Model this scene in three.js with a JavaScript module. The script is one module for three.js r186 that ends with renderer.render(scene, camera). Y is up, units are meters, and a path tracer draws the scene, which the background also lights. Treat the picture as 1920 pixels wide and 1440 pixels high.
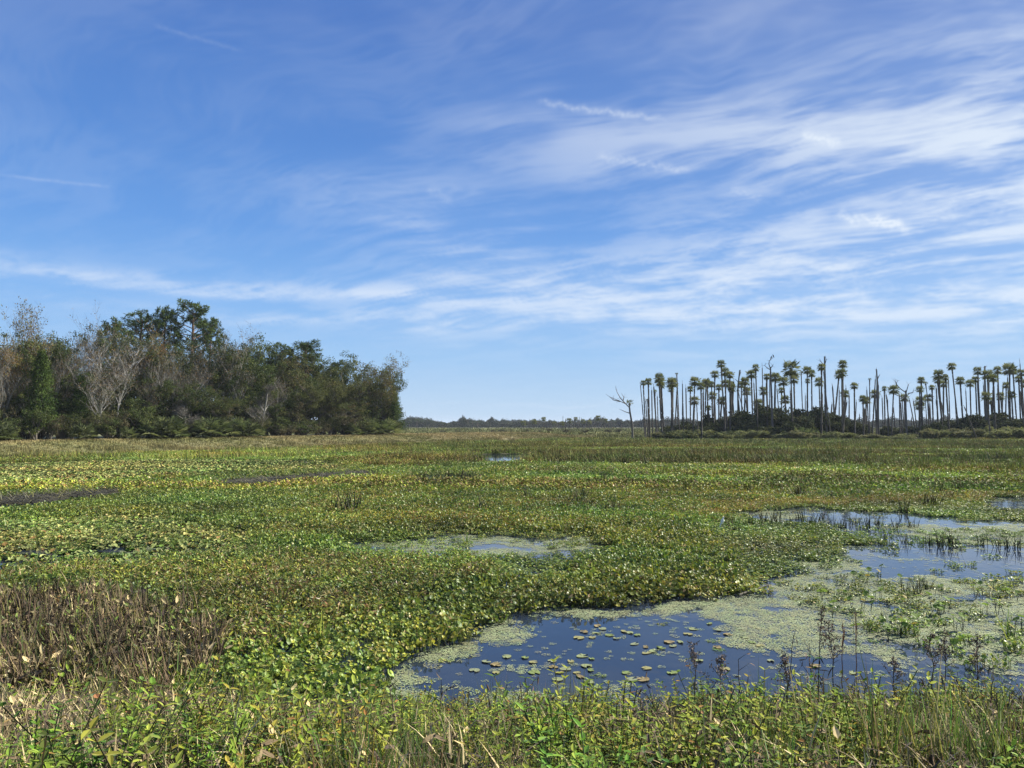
import * as THREE from 'three';

// ---------------------------------------------------------------- camera, sky, sun, exposure
const EYE = 3.0, F = 1442, HORIZON = 796;                       // metres; focal length and horizon in photo pixels (1920 x 1440)
const PITCH = Math.atan((HORIZON - 720) / F);
const scene = new THREE.Scene();
const camera = new THREE.PerspectiveCamera(2 * Math.atan(720 / F) * 180 / Math.PI, 4 / 3, 0.1, 9000);
camera.position.set(0, EYE, 0);
camera.rotation.set(PITCH, 0, 0);
const renderer = new THREE.WebGLRenderer({ antialias: true });
renderer.toneMapping = THREE.LinearToneMapping;
const EXPOSURE = 2.3;
renderer.toneMappingExposure = EXPOSURE;
renderer.shadowMap.enabled = true;

const SUN_AZ = 66 * Math.PI / 180, SUN_EL = 37 * Math.PI / 180;  // to the right of the view, winter noon
const sunDir = new THREE.Vector3(Math.sin(SUN_AZ) * Math.cos(SUN_EL), Math.sin(SUN_EL), -Math.cos(SUN_AZ) * Math.cos(SUN_EL));
const sun = new THREE.DirectionalLight(new THREE.Color(1, 0.95, 0.84), 5.0);
sun.position.copy(sunDir).multiplyScalar(400);
sun.castShadow = true;
sun.shadow.mapSize.set(4096, 4096);
Object.assign(sun.shadow.camera, { left: -200, right: 200, top: 200, bottom: -200, near: 1, far: 900 });
scene.add(sun); scene.add(sun.target);

// ---------------------------------------------------------------- numbers
function rng(seed) {
  let a = seed >>> 0;
  return () => { a = (a + 0x6D2B79F5) | 0; let t = Math.imul(a ^ (a >>> 15), 1 | a); t = (t + Math.imul(t ^ (t >>> 7), 61 | t)) ^ t; return ((t ^ (t >>> 14)) >>> 0) / 4294967296; };
}
const PERM = new Uint8Array(512);
{ const r = rng(77), p = [...Array(256).keys()]; for (let i = 255; i > 0; i--) { const j = Math.floor(r() * (i + 1)); [p[i], p[j]] = [p[j], p[i]]; } for (let i = 0; i < 512; i++) PERM[i] = p[i & 255]; }
const GX = new Float32Array(256), GY = new Float32Array(256);
{ for (let i = 0; i < 256; i++) { GX[i] = Math.cos(i / 256 * 2 * Math.PI); GY[i] = Math.sin(i / 256 * 2 * Math.PI); } }
function noise(x, y) {                                           // gradient noise, about -0.7 .. 0.7
  const xi = Math.floor(x), yi = Math.floor(y), fx = x - xi, fy = y - yi, X = xi & 255, Y = yi & 255;
  const u = fx * fx * fx * (fx * (fx * 6 - 15) + 10), v = fy * fy * fy * (fy * (fy * 6 - 15) + 10);
  const a = PERM[PERM[X] + Y], b = PERM[PERM[X + 1] + Y], c = PERM[PERM[X] + Y + 1], d = PERM[PERM[X + 1] + Y + 1];
  const n0 = GX[a] * fx + GY[a] * fy, n1 = GX[b] * (fx - 1) + GY[b] * fy, n2 = GX[c] * fx + GY[c] * (fy - 1), n3 = GX[d] * (fx - 1) + GY[d] * (fy - 1);
  return (n0 + (n1 - n0) * u) + ((n2 + (n3 - n2) * u) - (n0 + (n1 - n0) * u)) * v;
}
function fbm(x, y, o) { let s = 0, a = 1; for (let i = 0; i < o; i++) { s += a * noise(x, y); x = x * 2.03 + 17.3; y = y * 2.03 + 5.1; a *= 0.5; } return s; }
const clamp = (x, a = 0, b = 1) => Math.min(b, Math.max(a, x));
const lerp = (a, b, t) => a + (b - a) * t;
const smooth = (a, b, x) => { const t = clamp((x - a) / (b - a)); return t * t * (3 - 2 * t); };
const lin = (v) => { v /= 255; return v <= 0.04045 ? v / 12.92 : ((v + 0.055) / 1.055) ** 2.4; };
const DEG = 180 / Math.PI;

// a photo pixel as a direction, and where that direction meets a level plane
function ray(px, py) { return new THREE.Vector3((px - 960) / F, (720 - py) / F, -1).applyAxisAngle(new THREE.Vector3(1, 0, 0), PITCH); }
function onLevel(px, py, y = 0) { const d = ray(px, py), t = (y - EYE) / d.y; return new THREE.Vector3(d.x * t, y, d.z * t); }
function azel(px, py) { const d = ray(px, py).normalize(); return [Math.atan2(d.x, -d.z) * DEG, Math.asin(d.y) * DEG]; }

// ---------------------------------------------------------------- sky: clear winter blue with cirrus
function makeSky() {
  const W = 4096, H = 2048, data = new Float32Array(W * H * 4);
  const stops = [[0, 194, 217, 240], [2, 182, 212, 242], [5, 160, 201, 243], [9, 134, 184, 241], [14, 106, 160, 229], [20, 90, 141, 214], [28, 81, 125, 199], [45, 78, 120, 190], [90, 62, 100, 168]]
    .map(([e, r, g, b]) => [e, lin(r), lin(g), lin(b)]);
  // cirrus banks: px, py, half width, half height in photo pixels, strength
  const banks = [[1440, 205, 260, 58, 0.55], [1560, 245, 180, 40, 0.3], [1900, 170, 190, 150, 0.7], [1820, 420, 330, 150, 0.8], [1400, 520, 340, 70, 0.7], [1130, 585, 280, 40, 0.6], [1650, 560, 330, 60, 0.62],
    [150, 498, 420, 10, 0.45], [380, 528, 420, 13, 0.5], [620, 553, 420, 8, 0.6], [760, 606, 420, 14, 0.55], [860, 572, 160, 18, 0.5], [960, 520, 160, 30, 0.45], [770, 385, 170, 55, 0.36], [1090, 235, 190, 42, 0.4], [1060, 752, 150, 8, 0.45], [1150, 300, 180, 30, 0.3],
    [1250, 60, 330, 60, 0.24], [880, 470, 120, 70, 0.28], [1880, 590, 90, 22, 0.35], [1700, 300, 300, 90, 0.45]]
    .map(([x, y, w, h, s]) => { const [a, e] = azel(x, y); return [a, e, w / 25.17, h / 25.17, s * 0.84]; });
  const trails = [[0, 328, 215, 351, 1.6, 0.18], [290, 48, 460, 97, 3.0, 0.07], [1010, 190, 1255, 224, 5, 0.26], [1565, 402, 1700, 425, 9, 0.35], [1640, 408, 1712, 436, 8, 0.3], [1120, 293, 1300, 322, 7, 0.2], [1500, 255, 1580, 268, 8, 0.22], [1370, 350, 1430, 374, 8, 0.12], [800, 355, 850, 378, 7, 0.1]]
    .map(([x0, y0, x1, y1, w, s]) => { const a = azel(x0, y0), b = azel(x1, y1); return [a[0], a[1], b[0] - a[0], b[1] - a[1], w / 25.17, s]; });
  const [sx, sy, sz] = sunDir.toArray();
  for (let row = H / 2; row < H; row++) {
    const el = ((row + 0.5) / H - 0.5) * Math.PI, elD = el * DEG, cy = Math.cos(el), y = Math.sin(el);
    let k = 0; while (k < stops.length - 2 && elD > stops[k + 1][0]) k++;
    const t = clamp((elD - stops[k][0]) / (stops[k + 1][0] - stops[k][0]));
    const base = [1, 2, 3].map((c) => lerp(stops[k][c], stops[k + 1][c], t));
    for (let col = 0; col < W; col++) {
      const th = ((col + 0.5) / W - 0.5) * 2 * Math.PI, x = Math.cos(th) * cy, z = Math.sin(th) * cy;
      const azD = Math.atan2(x, -z) * DEG, cs = Math.max(0, x * sx + y * sy + z * sz);
      const glow = 0.10 * cs ** 4 + 0.16 * cs ** 16;
      let r = base[0] + glow, g = base[1] + glow * 0.95, b = base[2] + glow * 0.8;
      // the sheet of cirrus lies on a level plane high up
      const h = 1 / (y + 0.09), X = x * h, Z = z * h;
      const wx = fbm(X * 0.55 + 3, Z * 0.55, 3), wy = fbm(X * 0.55 - 9, Z * 0.55 + 4, 3);
      const U = (X * 0.83 + Z * 0.55) + wx * 0.5, V = (Z * 0.83 - X * 0.55) + wy * 0.34;
      const t1 = fbm(U * 6 + 2, V * 6, 2), t2 = fbm(U * 6 - 8, V * 6 + 3, 2), u2 = U + t1 * 0.03, v2 = V + t2 * 0.03, tear = fbm(X * 3.1 + 1, Z * 3.6, 5);
      const ridge = (a, b) => 1 - 2.6 * Math.abs(noise(a, b));
      const fibre = 0.5 * ridge(u2 * 1.5, v2 * 6) + 0.32 * ridge(u2 * 3.3 + 7, v2 * 13) + 0.34 * ridge(u2 * 6 + 3, v2 * 26 + 5) + 0.26 * ridge(u2 * 13, v2 * 56);
      const streak = fbm(U * 1.5, V * 3.0, 6) * 0.75 + fibre * 0.42 - 0.12;
      const body = fbm(U * 1.7 + 40, V * 2.2 + 11, 5);
      let cover = 0.05;
      if (azD > -55 && azD < 55 && elD < 50) {
        for (const [a, e, w, hh, s] of banks) { const q = ((azD - a + wx * 3) / w) ** 2 + ((elD - e + wy * 1.6) / hh) ** 2; if (q < 9) cover = 1 - (1 - cover) * (1 - s * Math.exp(-q * 0.8)); }
      }
      const away = smooth(32, 50, Math.abs(azD)) + smooth(32, 48, elD) * (1 - smooth(32, 50, Math.abs(azD)));
      if (away > 0) cover += away * (0.45 * smooth(-0.25, 0.4, fbm(X * 0.33 + 21, Z * 0.33 - 6, 3)) + 0.4 * Math.exp(-(((elD - 9.5 + wy * 2) / 3.2) ** 2)));
      let al = cover * (0.14 + 0.78 * smooth(-0.25, 1.0, streak * 0.75 + body * 0.5 + fibre * 0.22 + tear * 0.55)) * (0.62 + 0.45 * smooth(-0.3, 0.5, fibre));
      al += 0.03 * smooth(-0.1, 0.6, streak + body * 0.5) * smooth(3, 9, elD);
      for (const [a, e, dx, dy, w, s] of trails) {
        const q = clamp(((azD - a) * dx + (elD - e) * dy) / (dx * dx + dy * dy), -0.05, 1.05);
        const da = azD - a - dx * q, de = elD - e - dy * q + noise(azD * 1.6, elD * 0.5) * w * 0.9, d2 = (da * da + de * de) / (w * w);
        if (d2 < 9) al += s * Math.exp(-d2) * (0.55 + 0.9 * Math.max(0, noise(azD * 4.5, elD * 5) + 0.35)) * smooth(-0.04, 0.1, q) * smooth(1.05, 0.8, q);
      }
      al = clamp(al, 0, 0.93) * smooth(0.2, 2.2, elD);
      const wr = 0.80 + glow, wg = 0.88 + glow, wb = 1.0 + glow * 0.6;
      r = lerp(r, wr, al); g = lerp(g, wg, al); b = lerp(b, wb, al * 0.95);
      const i = (row * W + col) * 4;
      data[i] = r / EXPOSURE; data[i + 1] = g / EXPOSURE; data[i + 2] = b / EXPOSURE; data[i + 3] = 1;
    }
  }
  for (let i = 0; i < W * H / 2; i++) { data[i * 4] = 0.10; data[i * 4 + 1] = 0.12; data[i * 4 + 2] = 0.09; data[i * 4 + 3] = 1; }
  const t = new THREE.DataTexture(data, W, H, THREE.RGBAFormat, THREE.FloatType);
  t.mapping = THREE.EquirectangularReflectionMapping; t.magFilter = THREE.LinearFilter; t.minFilter = THREE.LinearFilter; t.needsUpdate = true;
  return t;
}
const skyTexture = makeSky();
scene.background = skyTexture;
scene.environment = skyTexture;
scene.fog = new THREE.FogExp2(new THREE.Color(0.80, 0.88, 1.0), 0.00013);

// ---------------------------------------------------------------- mesh helpers
const V3 = (x, y, z) => new THREE.Vector3(x, y, z);
const taken = {};
function numbered(n) { const k = taken[n] = (taken[n] ?? -1) + 1; return k ? `${n}_${String(k).padStart(3, '0')}` : n; }
function shade(o) { o.traverse((m) => { if (m.isMesh) { m.castShadow = true; m.receiveShadow = true; } }); return o; }
function tag(o, label, category, group, kind) {
  o.userData.label = label; o.userData.category = category; if (group) o.userData.group = group; if (kind) o.userData.kind = kind; return o;
}
class Shape3 {                                                    // collects coloured triangles
  constructor() { this.p = []; this.c = []; }
  tri(a, b, c, col) { this.p.push(a.x, a.y, a.z, b.x, b.y, b.z, c.x, c.y, c.z); for (let i = 0; i < 3; i++) this.c.push(col[0], col[1], col[2]); }
  quad(a, b, c, d, col) { this.tri(a, b, c, col); this.tri(a, c, d, col); }
  tube(a, b, ra, rb, n, col, col2 = col) {
    const d = V3().subVectors(b, a).normalize(), u = Math.abs(d.y) > 0.9 ? V3(1, 0, 0) : V3(0, 1, 0), s = V3().crossVectors(d, u).normalize(), t = V3().crossVectors(d, s);
    const ring = (o, r) => [...Array(n)].map((_, i) => { const q = i / n * 2 * Math.PI; return V3().copy(o).addScaledVector(s, Math.cos(q) * r).addScaledVector(t, Math.sin(q) * r); });
    const A = ring(a, ra), B = ring(b, rb);
    for (let i = 0; i < n; i++) { const j = (i + 1) % n, cc = i % 2 ? col : col2; this.tri(A[i], A[j], B[j], cc); if (rb > 0.0005) this.tri(A[i], B[j], B[i], cc); }
  }
  // a leaf: base point, direction along, normal, length, width; a folded, bent blade of 4 to 8 faces
  leaf(o, d, n, len, wid, col, bend = 0.15, pts = 2) {
    const s = V3().crossVectors(d, n).normalize(), nn = V3().crossVectors(s, d).normalize();
    const at = (t, w, k) => V3().copy(o).addScaledVector(d, t * len).addScaledVector(s, w * wid).addScaledVector(nn, -bend * len * t * t + k * wid);
    if (pts === 1) { const m = at(0.45, 0, -0.08), l = at(0.45, -0.5, 0.05), r = at(0.45, 0.5, 0.05), e = at(1, 0, 0); this.tri(o, r, e, col); this.tri(o, e, l, col); return; }
    const m1 = at(0.3, 0, -0.1), m2 = at(0.68, 0, -0.1), l1 = at(0.3, -0.5, 0.06), l2 = at(0.68, -0.4, 0.05), r1 = at(0.3, 0.5, 0.06), r2 = at(0.68, 0.4, 0.05), e = at(1, 0, 0);
    const c2 = col;
    this.tri(o, r1, m1, col); this.tri(o, m1, l1, c2); this.quad(m1, r1, r2, m2, col); this.quad(l1, m1, m2, l2, c2); this.tri(m2, r2, e, col); this.tri(l2, m2, e, c2);
  }
  // a round or kidney leaf blade with a notch, slightly cupped
  pad(o, d, n, r, col, cup = 0.15, k = 8, ox = 1) {
    const s = V3().crossVectors(n, d).normalize(), dd = V3().crossVectors(s, n).normalize();
    const P = [...Array(k + 1)].map((_, i) => { const q = (i / k - 0.5) * 2 * Math.PI * 0.93; return V3().copy(o).addScaledVector(dd, Math.cos(q) * r).addScaledVector(s, Math.sin(q) * r * ox).addScaledVector(n, cup * r * (0.8 + 0.4 * Math.sin(3 * q))); });
    for (let i = 0; i < k; i++) this.tri(o, P[i], P[i + 1], col);
  }
  // a grass blade from o, growing along d and drooping
  blade(o, d, len, wid, col, droop = 0.5, n = 3, tipCol = col) {
    const s = V3().crossVectors(d, V3(0, 1, 0)); if (s.lengthSq() < 1e-4) s.set(1, 0, 0); s.normalize();
    let a = o.clone(), dir = d.clone(), w = wid;
    for (let i = 0; i < n; i++) {
      const b = a.clone().addScaledVector(dir, len / n), w2 = wid * (1 - ((i + 1) / n) ** 1.5);
      const c = col.map((x, k) => lerp(x, tipCol[k], (i + 0.5) / n));
      const al = a.clone().addScaledVector(s, -w / 2), ar = a.clone().addScaledVector(s, w / 2);
      if (i === n - 1) this.tri(al, ar, b, c); else this.quad(al, ar, b.clone().addScaledVector(s, w2 / 2), b.clone().addScaledVector(s, -w2 / 2), c);
      a = b; w = w2; dir.y -= droop / n; dir.normalize();
    }
  }
  geo() {
    const g = new THREE.BufferGeometry();
    g.setAttribute('position', new THREE.BufferAttribute(new Float32Array(this.p), 3));
    g.setAttribute('color', new THREE.BufferAttribute(new Float32Array(this.c), 3));
    return g;
  }
}
const vary = (r, c, a = 0.25) => { const k = 1 + (r() * 2 - 1) * a; return [c[0] * k * (1 + (r() - 0.5) * a * 0.5), c[1] * k, c[2] * k * (1 + (r() - 0.5) * a * 0.5)]; };
const randDir = (r, up = 0) => { const z = r() * 2 - 1, q = r() * 6.283, s = Math.sqrt(1 - z * z); return V3(s * Math.cos(q), z + up, s * Math.sin(q)).normalize(); };
const flatDir = (r) => { const q = r() * 6.283; return V3(Math.cos(q), 0, Math.sin(q)); };

// materials: colours come from the shapes' own vertex colours
const M = {
  frond: new THREE.MeshPhysicalMaterial({ vertexColors: true, roughness: 1, transmission: 0.3, thickness: 0, specularIntensity: 0.3, clearcoat: 0.12, clearcoatRoughness: 0.4, side: THREE.DoubleSide }),
  leaf: new THREE.MeshPhysicalMaterial({ vertexColors: true, roughness: 0.7, specularIntensity: 0.3, side: THREE.DoubleSide }),
  gloss: new THREE.MeshPhysicalMaterial({ vertexColors: true, roughness: 1, transmission: 0.3, thickness: 0, specularIntensity: 0.3, clearcoat: 0.42, clearcoatRoughness: 0.39, side: THREE.DoubleSide }),
  thin: new THREE.MeshPhysicalMaterial({ vertexColors: true, roughness: 1, transmission: 0.36, thickness: 0, specularIntensity: 0.3, clearcoat: 0.06, clearcoatRoughness: 0.35, side: THREE.DoubleSide }),
  tree: new THREE.MeshPhysicalMaterial({ vertexColors: true, roughness: 1, transmission: 0.18, thickness: 0, specularIntensity: 0.2, side: THREE.DoubleSide }),
  dry: new THREE.MeshStandardMaterial({ vertexColors: true, roughness: 0.9, side: THREE.DoubleSide }),
  bark: new THREE.MeshStandardMaterial({ vertexColors: true, roughness: 0.95, side: THREE.DoubleSide }),
};

// ---------------------------------------------------------------- terrain
const LA = V3(-51, 0, -77), LD = V3(0.515, 0, -0.857), LN = V3(0.857, 0, 0.515);   // the grass levee: a point on its crest, its run, the way it faces
const leveeS = (x, z) => (x - LA.x) * LN.x + (z - LA.z) * LN.z, leveeT = (x, z) => (x - LA.x) * LD.x + (z - LA.z) * LD.z;
const polys = (list) => list.map((pts) => pts.map(([x, y]) => onLevel(x, y)));
function inside(poly, x, z) {
  let c = false;
  for (let i = 0, j = poly.length - 1; i < poly.length; j = i++) { const a = poly[i], b = poly[j]; if ((a.z > z) !== (b.z > z) && x < (b.x - a.x) * (z - a.z) / (b.z - a.z) + a.x) c = !c; }
  return c;
}
const inAny = (ps, x, z, w = 1) => { const D = Math.hypot(x, z), k = w * D * 0.018, dx = noise(x * 0.9 + 4, z * 0.9) * k * 2 + noise(x * 3, z * 3) * k * 0.6, dz = noise(x * 0.9, z * 0.9 + 9) * k * 2.4 + noise(x * 3 + 5, z * 3) * k * 0.8; return ps.some((p) => inside(p, x + dx, z + dz)); };
// open water, traced on the water's level
const ponds = polys([
  [[690, 1275], [800, 1222], [870, 1190], [960, 1158], [1100, 1138], [1300, 1126], [1440, 1112], [1530, 1085], [1560, 1052], [1575, 1032], [1640, 1020], [2100, 1030], [2300, 1400], [1300, 1420], [800, 1340]],
  [[1390, 962], [1430, 953], [1540, 953], [1720, 966], [1790, 975], [1990, 976], [1990, 1000], [1760, 1000], [1560, 985], [1420, 980]],
  [[1820, 945], [1860, 932], [2000, 930], [2000, 957], [1880, 957]],
  [[880, 1010], [960, 1004], [1010, 1012], [1040, 1030], [960, 1048], [890, 1035]],
  [[885, 862], [900, 852], [990, 851], [1000, 864], [960, 871], [910, 870]],
  [[740, 900], [800, 891], [905, 891], [930, 900], [820, 907]],
  [[925, 829], [945, 826], [985, 828], [960, 831]],
]);
const thinned = polys([                                          // water with a loose cover of leaves
  [[640, 1025], [850, 1003], [1100, 1006], [1150, 1025], [1060, 1050], [800, 1050]],
  [[1440, 1100], [1560, 1040], [2100, 1082], [2200, 1230], [1850, 1260], [1560, 1160]],
  [[1540, 985], [2050, 995], [2050, 1030], [1640, 1018]],
  [[0, 1035], [330, 1022], [480, 1035], [330, 1062], [60, 1078], [-200, 1085]],
  [[-150, 906], [0, 900], [300, 893], [420, 893], [330, 905], [0, 920]],
]);
const clear = polys([[[1570, 1032], [1640, 1022], [2050, 1028], [2050, 1088], [1700, 1086], [1600, 1068]], [[1400, 962], [1540, 955], [1700, 968], [1790, 978], [1740, 992], [1560, 984], [1420, 982]], [[1850, 935], [2000, 932], [2000, 957], [1880, 957]], [[900, 1012], [960, 1006], [1015, 1014], [1030, 1030], [960, 1044], [900, 1034]]]);
const lowCover = polys([[[1340, 945], [2100, 920], [2200, 1260], [1560, 1160], [1400, 1120], [1330, 1010]], [[620, 1060], [640, 1020], [850, 998], [1110, 998], [1160, 1030], [1060, 1085], [800, 1085]]]);
const shore = (x) => 8.45 + 0.25 * smooth(1, 4, x) + 0.35 * noise(x * 0.35, 3) + 0.25 * noise(x * 1.1, 8) + (x < -1.5 ? 0.5 * smooth(-1.5, -4, x) : 0);
function ground(x, z) {
  const D = -z, s = leveeS(x, z), t = leveeT(x, z), rr = Math.hypot(x, z);
  let h = -0.35;
  h = lerp(h, 0.06 + 0.05 * noise(x * 0.05, z * 0.05), smooth(46, 62, rr));
  if (rr > 38 && rr < 260 && ponds.slice(3).some((p) => inside(p, x, z))) h = -0.3;
  h = lerp(h, 0.15 + 0.12 * noise(x * 0.01, z * 0.01), smooth(135, 180, rr));
  const rise = smooth(12, 0.8, s) * (1 - smooth(95, 150, t)), back = 1 - smooth(-10, -20, s) * smooth(62, 72, t) * 0.85;
  h = Math.max(h, h + (1.3 + 0.05 * noise(x * 0.2, z * 0.2) - h) * rise * back);
  if (D < 12) { const w = shore(x), k = smooth(w + 0.4, 2.6, D); h = Math.max(h, lerp(-0.12, 1.4, k) + 0.05 * noise(x * 1.3, z * 1.3) * k); }
  return h;
}
function polarSheet(rMax, rings, sectors, height, from = 0, to = 2 * Math.PI, r0 = 0.6) {
  const pos = [], uv = [], idx = [];
  for (let i = 0; i <= rings; i++) {
    const r = i === 0 ? 0 : r0 * (rMax / r0) ** ((i - 1) / (rings - 1));
    for (let j = 0; j <= sectors; j++) { const q = from + (to - from) * j / sectors, x = Math.sin(q) * r, z = -Math.cos(q) * r; pos.push(x, height(x, z), z); uv.push(x, z); }
  }
  const n = sectors + 1;
  for (let i = 0; i < rings; i++) for (let j = 0; j < sectors; j++) { const a = i * n + j, b = a + 1, c = a + n, d = c + 1; if (i) idx.push(a, b, d); idx.push(a, d, c); }
  const g = new THREE.BufferGeometry();
  g.setAttribute('position', new THREE.Float32BufferAttribute(pos, 3)); g.setAttribute('uv', new THREE.Float32BufferAttribute(uv, 2)); g.setIndex(idx); g.computeVertexNormals();
  return g;
}
function soilColour(x, z, r) {
  const s = leveeS(x, z), t = leveeT(x, z), D = Math.hypot(x, z), n = fbm(x * 0.05, z * 0.12, 3), f = fbm(x * 0.6, z * 0.9, 2);
  let c = [0.030, 0.032, 0.016];                                                   // wet peat and dead leaves
  const meadow = [0.15, 0.155, 0.05], tan = [0.24, 0.20, 0.10], rough = [0.11, 0.105, 0.045];
  if (D > 60) { const k = smooth(55, 90, D); c = c.map((v, i) => lerp(v, lerp(rough[i], meadow[i], smooth(-0.3, 0.35, n)), k)); }
  if (D > 170) c = c.map((v, i) => lerp(v, lerp([0.13, 0.13, 0.055][i], [0.09, 0.10, 0.045][i], smooth(-0.3, 0.3, n)), smooth(170, 260, D)));
  const lv = smooth(13, 9, s) * (1 - smooth(110, 150, t)) * smooth(-5, -1, s + 4);
  c = c.map((v, i) => lerp(v, lerp(meadow[i], tan[i], clamp(0.35 + n * 0.8 + 0.5 * smooth(3, -1, s) + 0.35 * smooth(55, 75, t))), lv));
  if (D < 12 && z < 3) c = c.map((v, i) => lerp(v, [0.05, 0.038, 0.024][i], smooth(9, 6.5, D)));
  return c.map((v) => v * (1 + f * 0.35));
}
{
  const g = polarSheet(5200, 190, 420, ground), p = g.attributes.position, col = new Float32Array(p.count * 3);
  for (let i = 0; i < p.count; i++) { const c = soilColour(p.getX(i), p.getZ(i)); col.set(c, i * 3); }
  g.setAttribute('color', new THREE.BufferAttribute(col, 3));
  const W = 512, d = new Uint8Array(W * W * 4), r = rng(4);
  for (let j = 0; j < W; j++) for (let i = 0; i < W; i++) { const v = 128 + 60 * (noise(i / 4, j / 4) + 0.7 * noise(i / 1.7, j / 1.7)) + 40 * (r() - 0.5); d.set([v, v, v, 255], (j * W + i) * 4); }
  const t = new THREE.DataTexture(d, W, W); t.wrapS = t.wrapT = THREE.RepeatWrapping; t.magFilter = THREE.LinearFilter; t.repeat.set(0.5, 0.5); t.needsUpdate = true;
  const m = new THREE.Mesh(g, new THREE.MeshStandardMaterial({ vertexColors: true, roughness: 1, bumpMap: t, bumpScale: 0.03 }));
  m.name = numbered('ground'); tag(m, 'marsh bed, grassy levee and near bank of dark soil', 'ground', null, 'structure'); scene.add(shade(m));
}
{
  const W = 512, d = new Uint8Array(W * W * 4);
  for (let j = 0; j < W; j++) for (let i = 0; i < W; i++) { const v = 128 + 70 * (fbm(i / 40, j / 60, 3)); d.set([v, v, v, 255], (j * W + i) * 4); }
  const t = new THREE.DataTexture(d, W, W); t.wrapS = t.wrapT = THREE.MirroredRepeatWrapping; t.magFilter = THREE.LinearFilter; t.repeat.set(0.25, 0.25); t.needsUpdate = true;
  const m = new THREE.Mesh(polarSheet(320, 70, 90, () => 0, -1.25, 1.25, 3), new THREE.MeshPhysicalMaterial({ color: new THREE.Color().setRGB(0.015, 0.022, 0.038), roughness: 0.045, ior: 1.33, bumpMap: t, bumpScale: 0.004 }));
  m.name = numbered('water'); tag(m, 'still dark marsh water mirroring the blue sky', 'water', null, 'structure'); scene.add(shade(m));
}

// ---------------------------------------------------------------- instanced ground cover
const _q = new THREE.Quaternion(), _e = new THREE.Euler(), _m = new THREE.Matrix4();
function coverGroup(name, label, category) { const g = new THREE.Group(); g.name = numbered(name); tag(g, label, category, null, 'stuff'); scene.add(g); return g; }
function scatter(group, name, shapes, mat, list) {              // list: [x, y, z, scale, colour, lean, heightScale]
  const per = shapes.map(() => []);
  list.forEach((e, i) => per[(i * 7919 + (i >> 3)) % shapes.length].push(e));
  per.forEach((l, k) => {
    if (!l.length) return;
    const im = new THREE.InstancedMesh(shapes[k], mat, l.length), r = rng(900 + k);
    l.forEach(([x, y, z, s, c, lean = 0.1, hs = 1], i) => {
      _q.setFromEuler(_e.set((r() - 0.5) * 2 * lean, r() * 6.283, (r() - 0.5) * 2 * lean, 'YXZ'));
      im.setMatrixAt(i, _m.compose(V3(x, y, z), _q, V3(s, s * hs, s)));
      im.setColorAt(i, new THREE.Color().setRGB(c[0], c[1], c[2]));
    });
    im.name = name; im.userData.kind = 'stuff'; im.castShadow = im.receiveShadow = true; group.add(im);
  });
}
const variants = (n, f) => [...Array(n)].map((_, i) => f(rng(i * 131 + 17), i));

// leaf shapes of the marsh
const GREEN = [0.115, 0.165, 0.024], DEEP = [0.052, 0.092, 0.016], LIME = [0.25, 0.28, 0.036], OLIVE = [0.165, 0.155, 0.034], RUST = [0.15, 0.095, 0.032], STRAW = [0.38, 0.31, 0.155], DUN = [0.155, 0.115, 0.055], DARK = [0.035, 0.036, 0.02];
const pick = (r, list) => { let t = r() * list.reduce((s, [w]) => s + w, 0); for (const [w, c] of list) { t -= w; if (t <= 0) return c; } return list[0][1]; };
function heartPatch(r, R, count, rad, hMax, palette, k = 6) {     // rounded glossy leaves held just above the water
  const s = new Shape3();
  for (let i = 0; i < count; i++) {
    const q = r() * 6.283, d = Math.sqrt(r()) * R, h = hMax * (0.15 + 0.85 * r()), o = V3(Math.cos(q) * d, h, Math.sin(q) * d), col = vary(r, pick(r, palette), 0.3);
    const n = randDir(r, 1.15), dir = V3().crossVectors(n, randDir(r)).normalize(), rr = rad * (0.65 + 0.7 * r());
    s.pad(o, dir, n, rr, col, 0.1 + 0.25 * r(), k, 0.62 + 0.3 * r());
    if (i % 2 === 0) s.tube(V3(o.x * 0.85, 0, o.z * 0.85), o, 0.004, 0.003, 3, [0.06, 0.085, 0.022]);
  }
  return s.geo();
}
function lancePatch(r, R, count, len, hMax, palette) {            // upright lance leaves on stalks
  const s = new Shape3();
  for (let i = 0; i < count; i++) {
    const q = r() * 6.283, d = Math.sqrt(r()) * R, h = hMax * (0.35 + 0.65 * r()), foot = V3(Math.cos(q) * d, 0, Math.sin(q) * d), lean = flatDir(r).multiplyScalar(0.28);
    const o = foot.clone().add(V3(lean.x * h, h, lean.z * h)), col = vary(r, pick(r, palette), 0.32);
    s.tube(foot, o, 0.005, 0.004, 3, col);
    const dir = V3(lean.x * 3, 0.3 + r() * 0.9, lean.z * 3).normalize(), n = V3().crossVectors(dir, flatDir(r)).normalize(); if (n.y < 0) n.negate();
    s.leaf(o, dir, n, len * (0.7 + 0.6 * r()), len * (0.34 + 0.2 * r()), col, 0.25 * r());
  }
  return s.geo();
}
function reedPatch(r, R, count, len, wid, palette, droop = 0.4) {
  const s = new Shape3();
  for (let i = 0; i < count; i++) {
    const q = r() * 6.283, d = Math.sqrt(r()) * R, a = flatDir(r).multiplyScalar(0.16 + 0.3 * r());
    const c = vary(r, pick(r, palette), 0.3);
    s.blade(V3(Math.cos(q) * d, -0.02, Math.sin(q) * d), V3(a.x, 1, a.z).normalize(), len * (0.5 + 0.6 * r()), wid * (0.7 + 0.6 * r()), c, droop * (0.3 + r()), 3, r() < 0.3 ? vary(r, DUN, 0.2) : c);
  }
  return s.geo();
}
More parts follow.
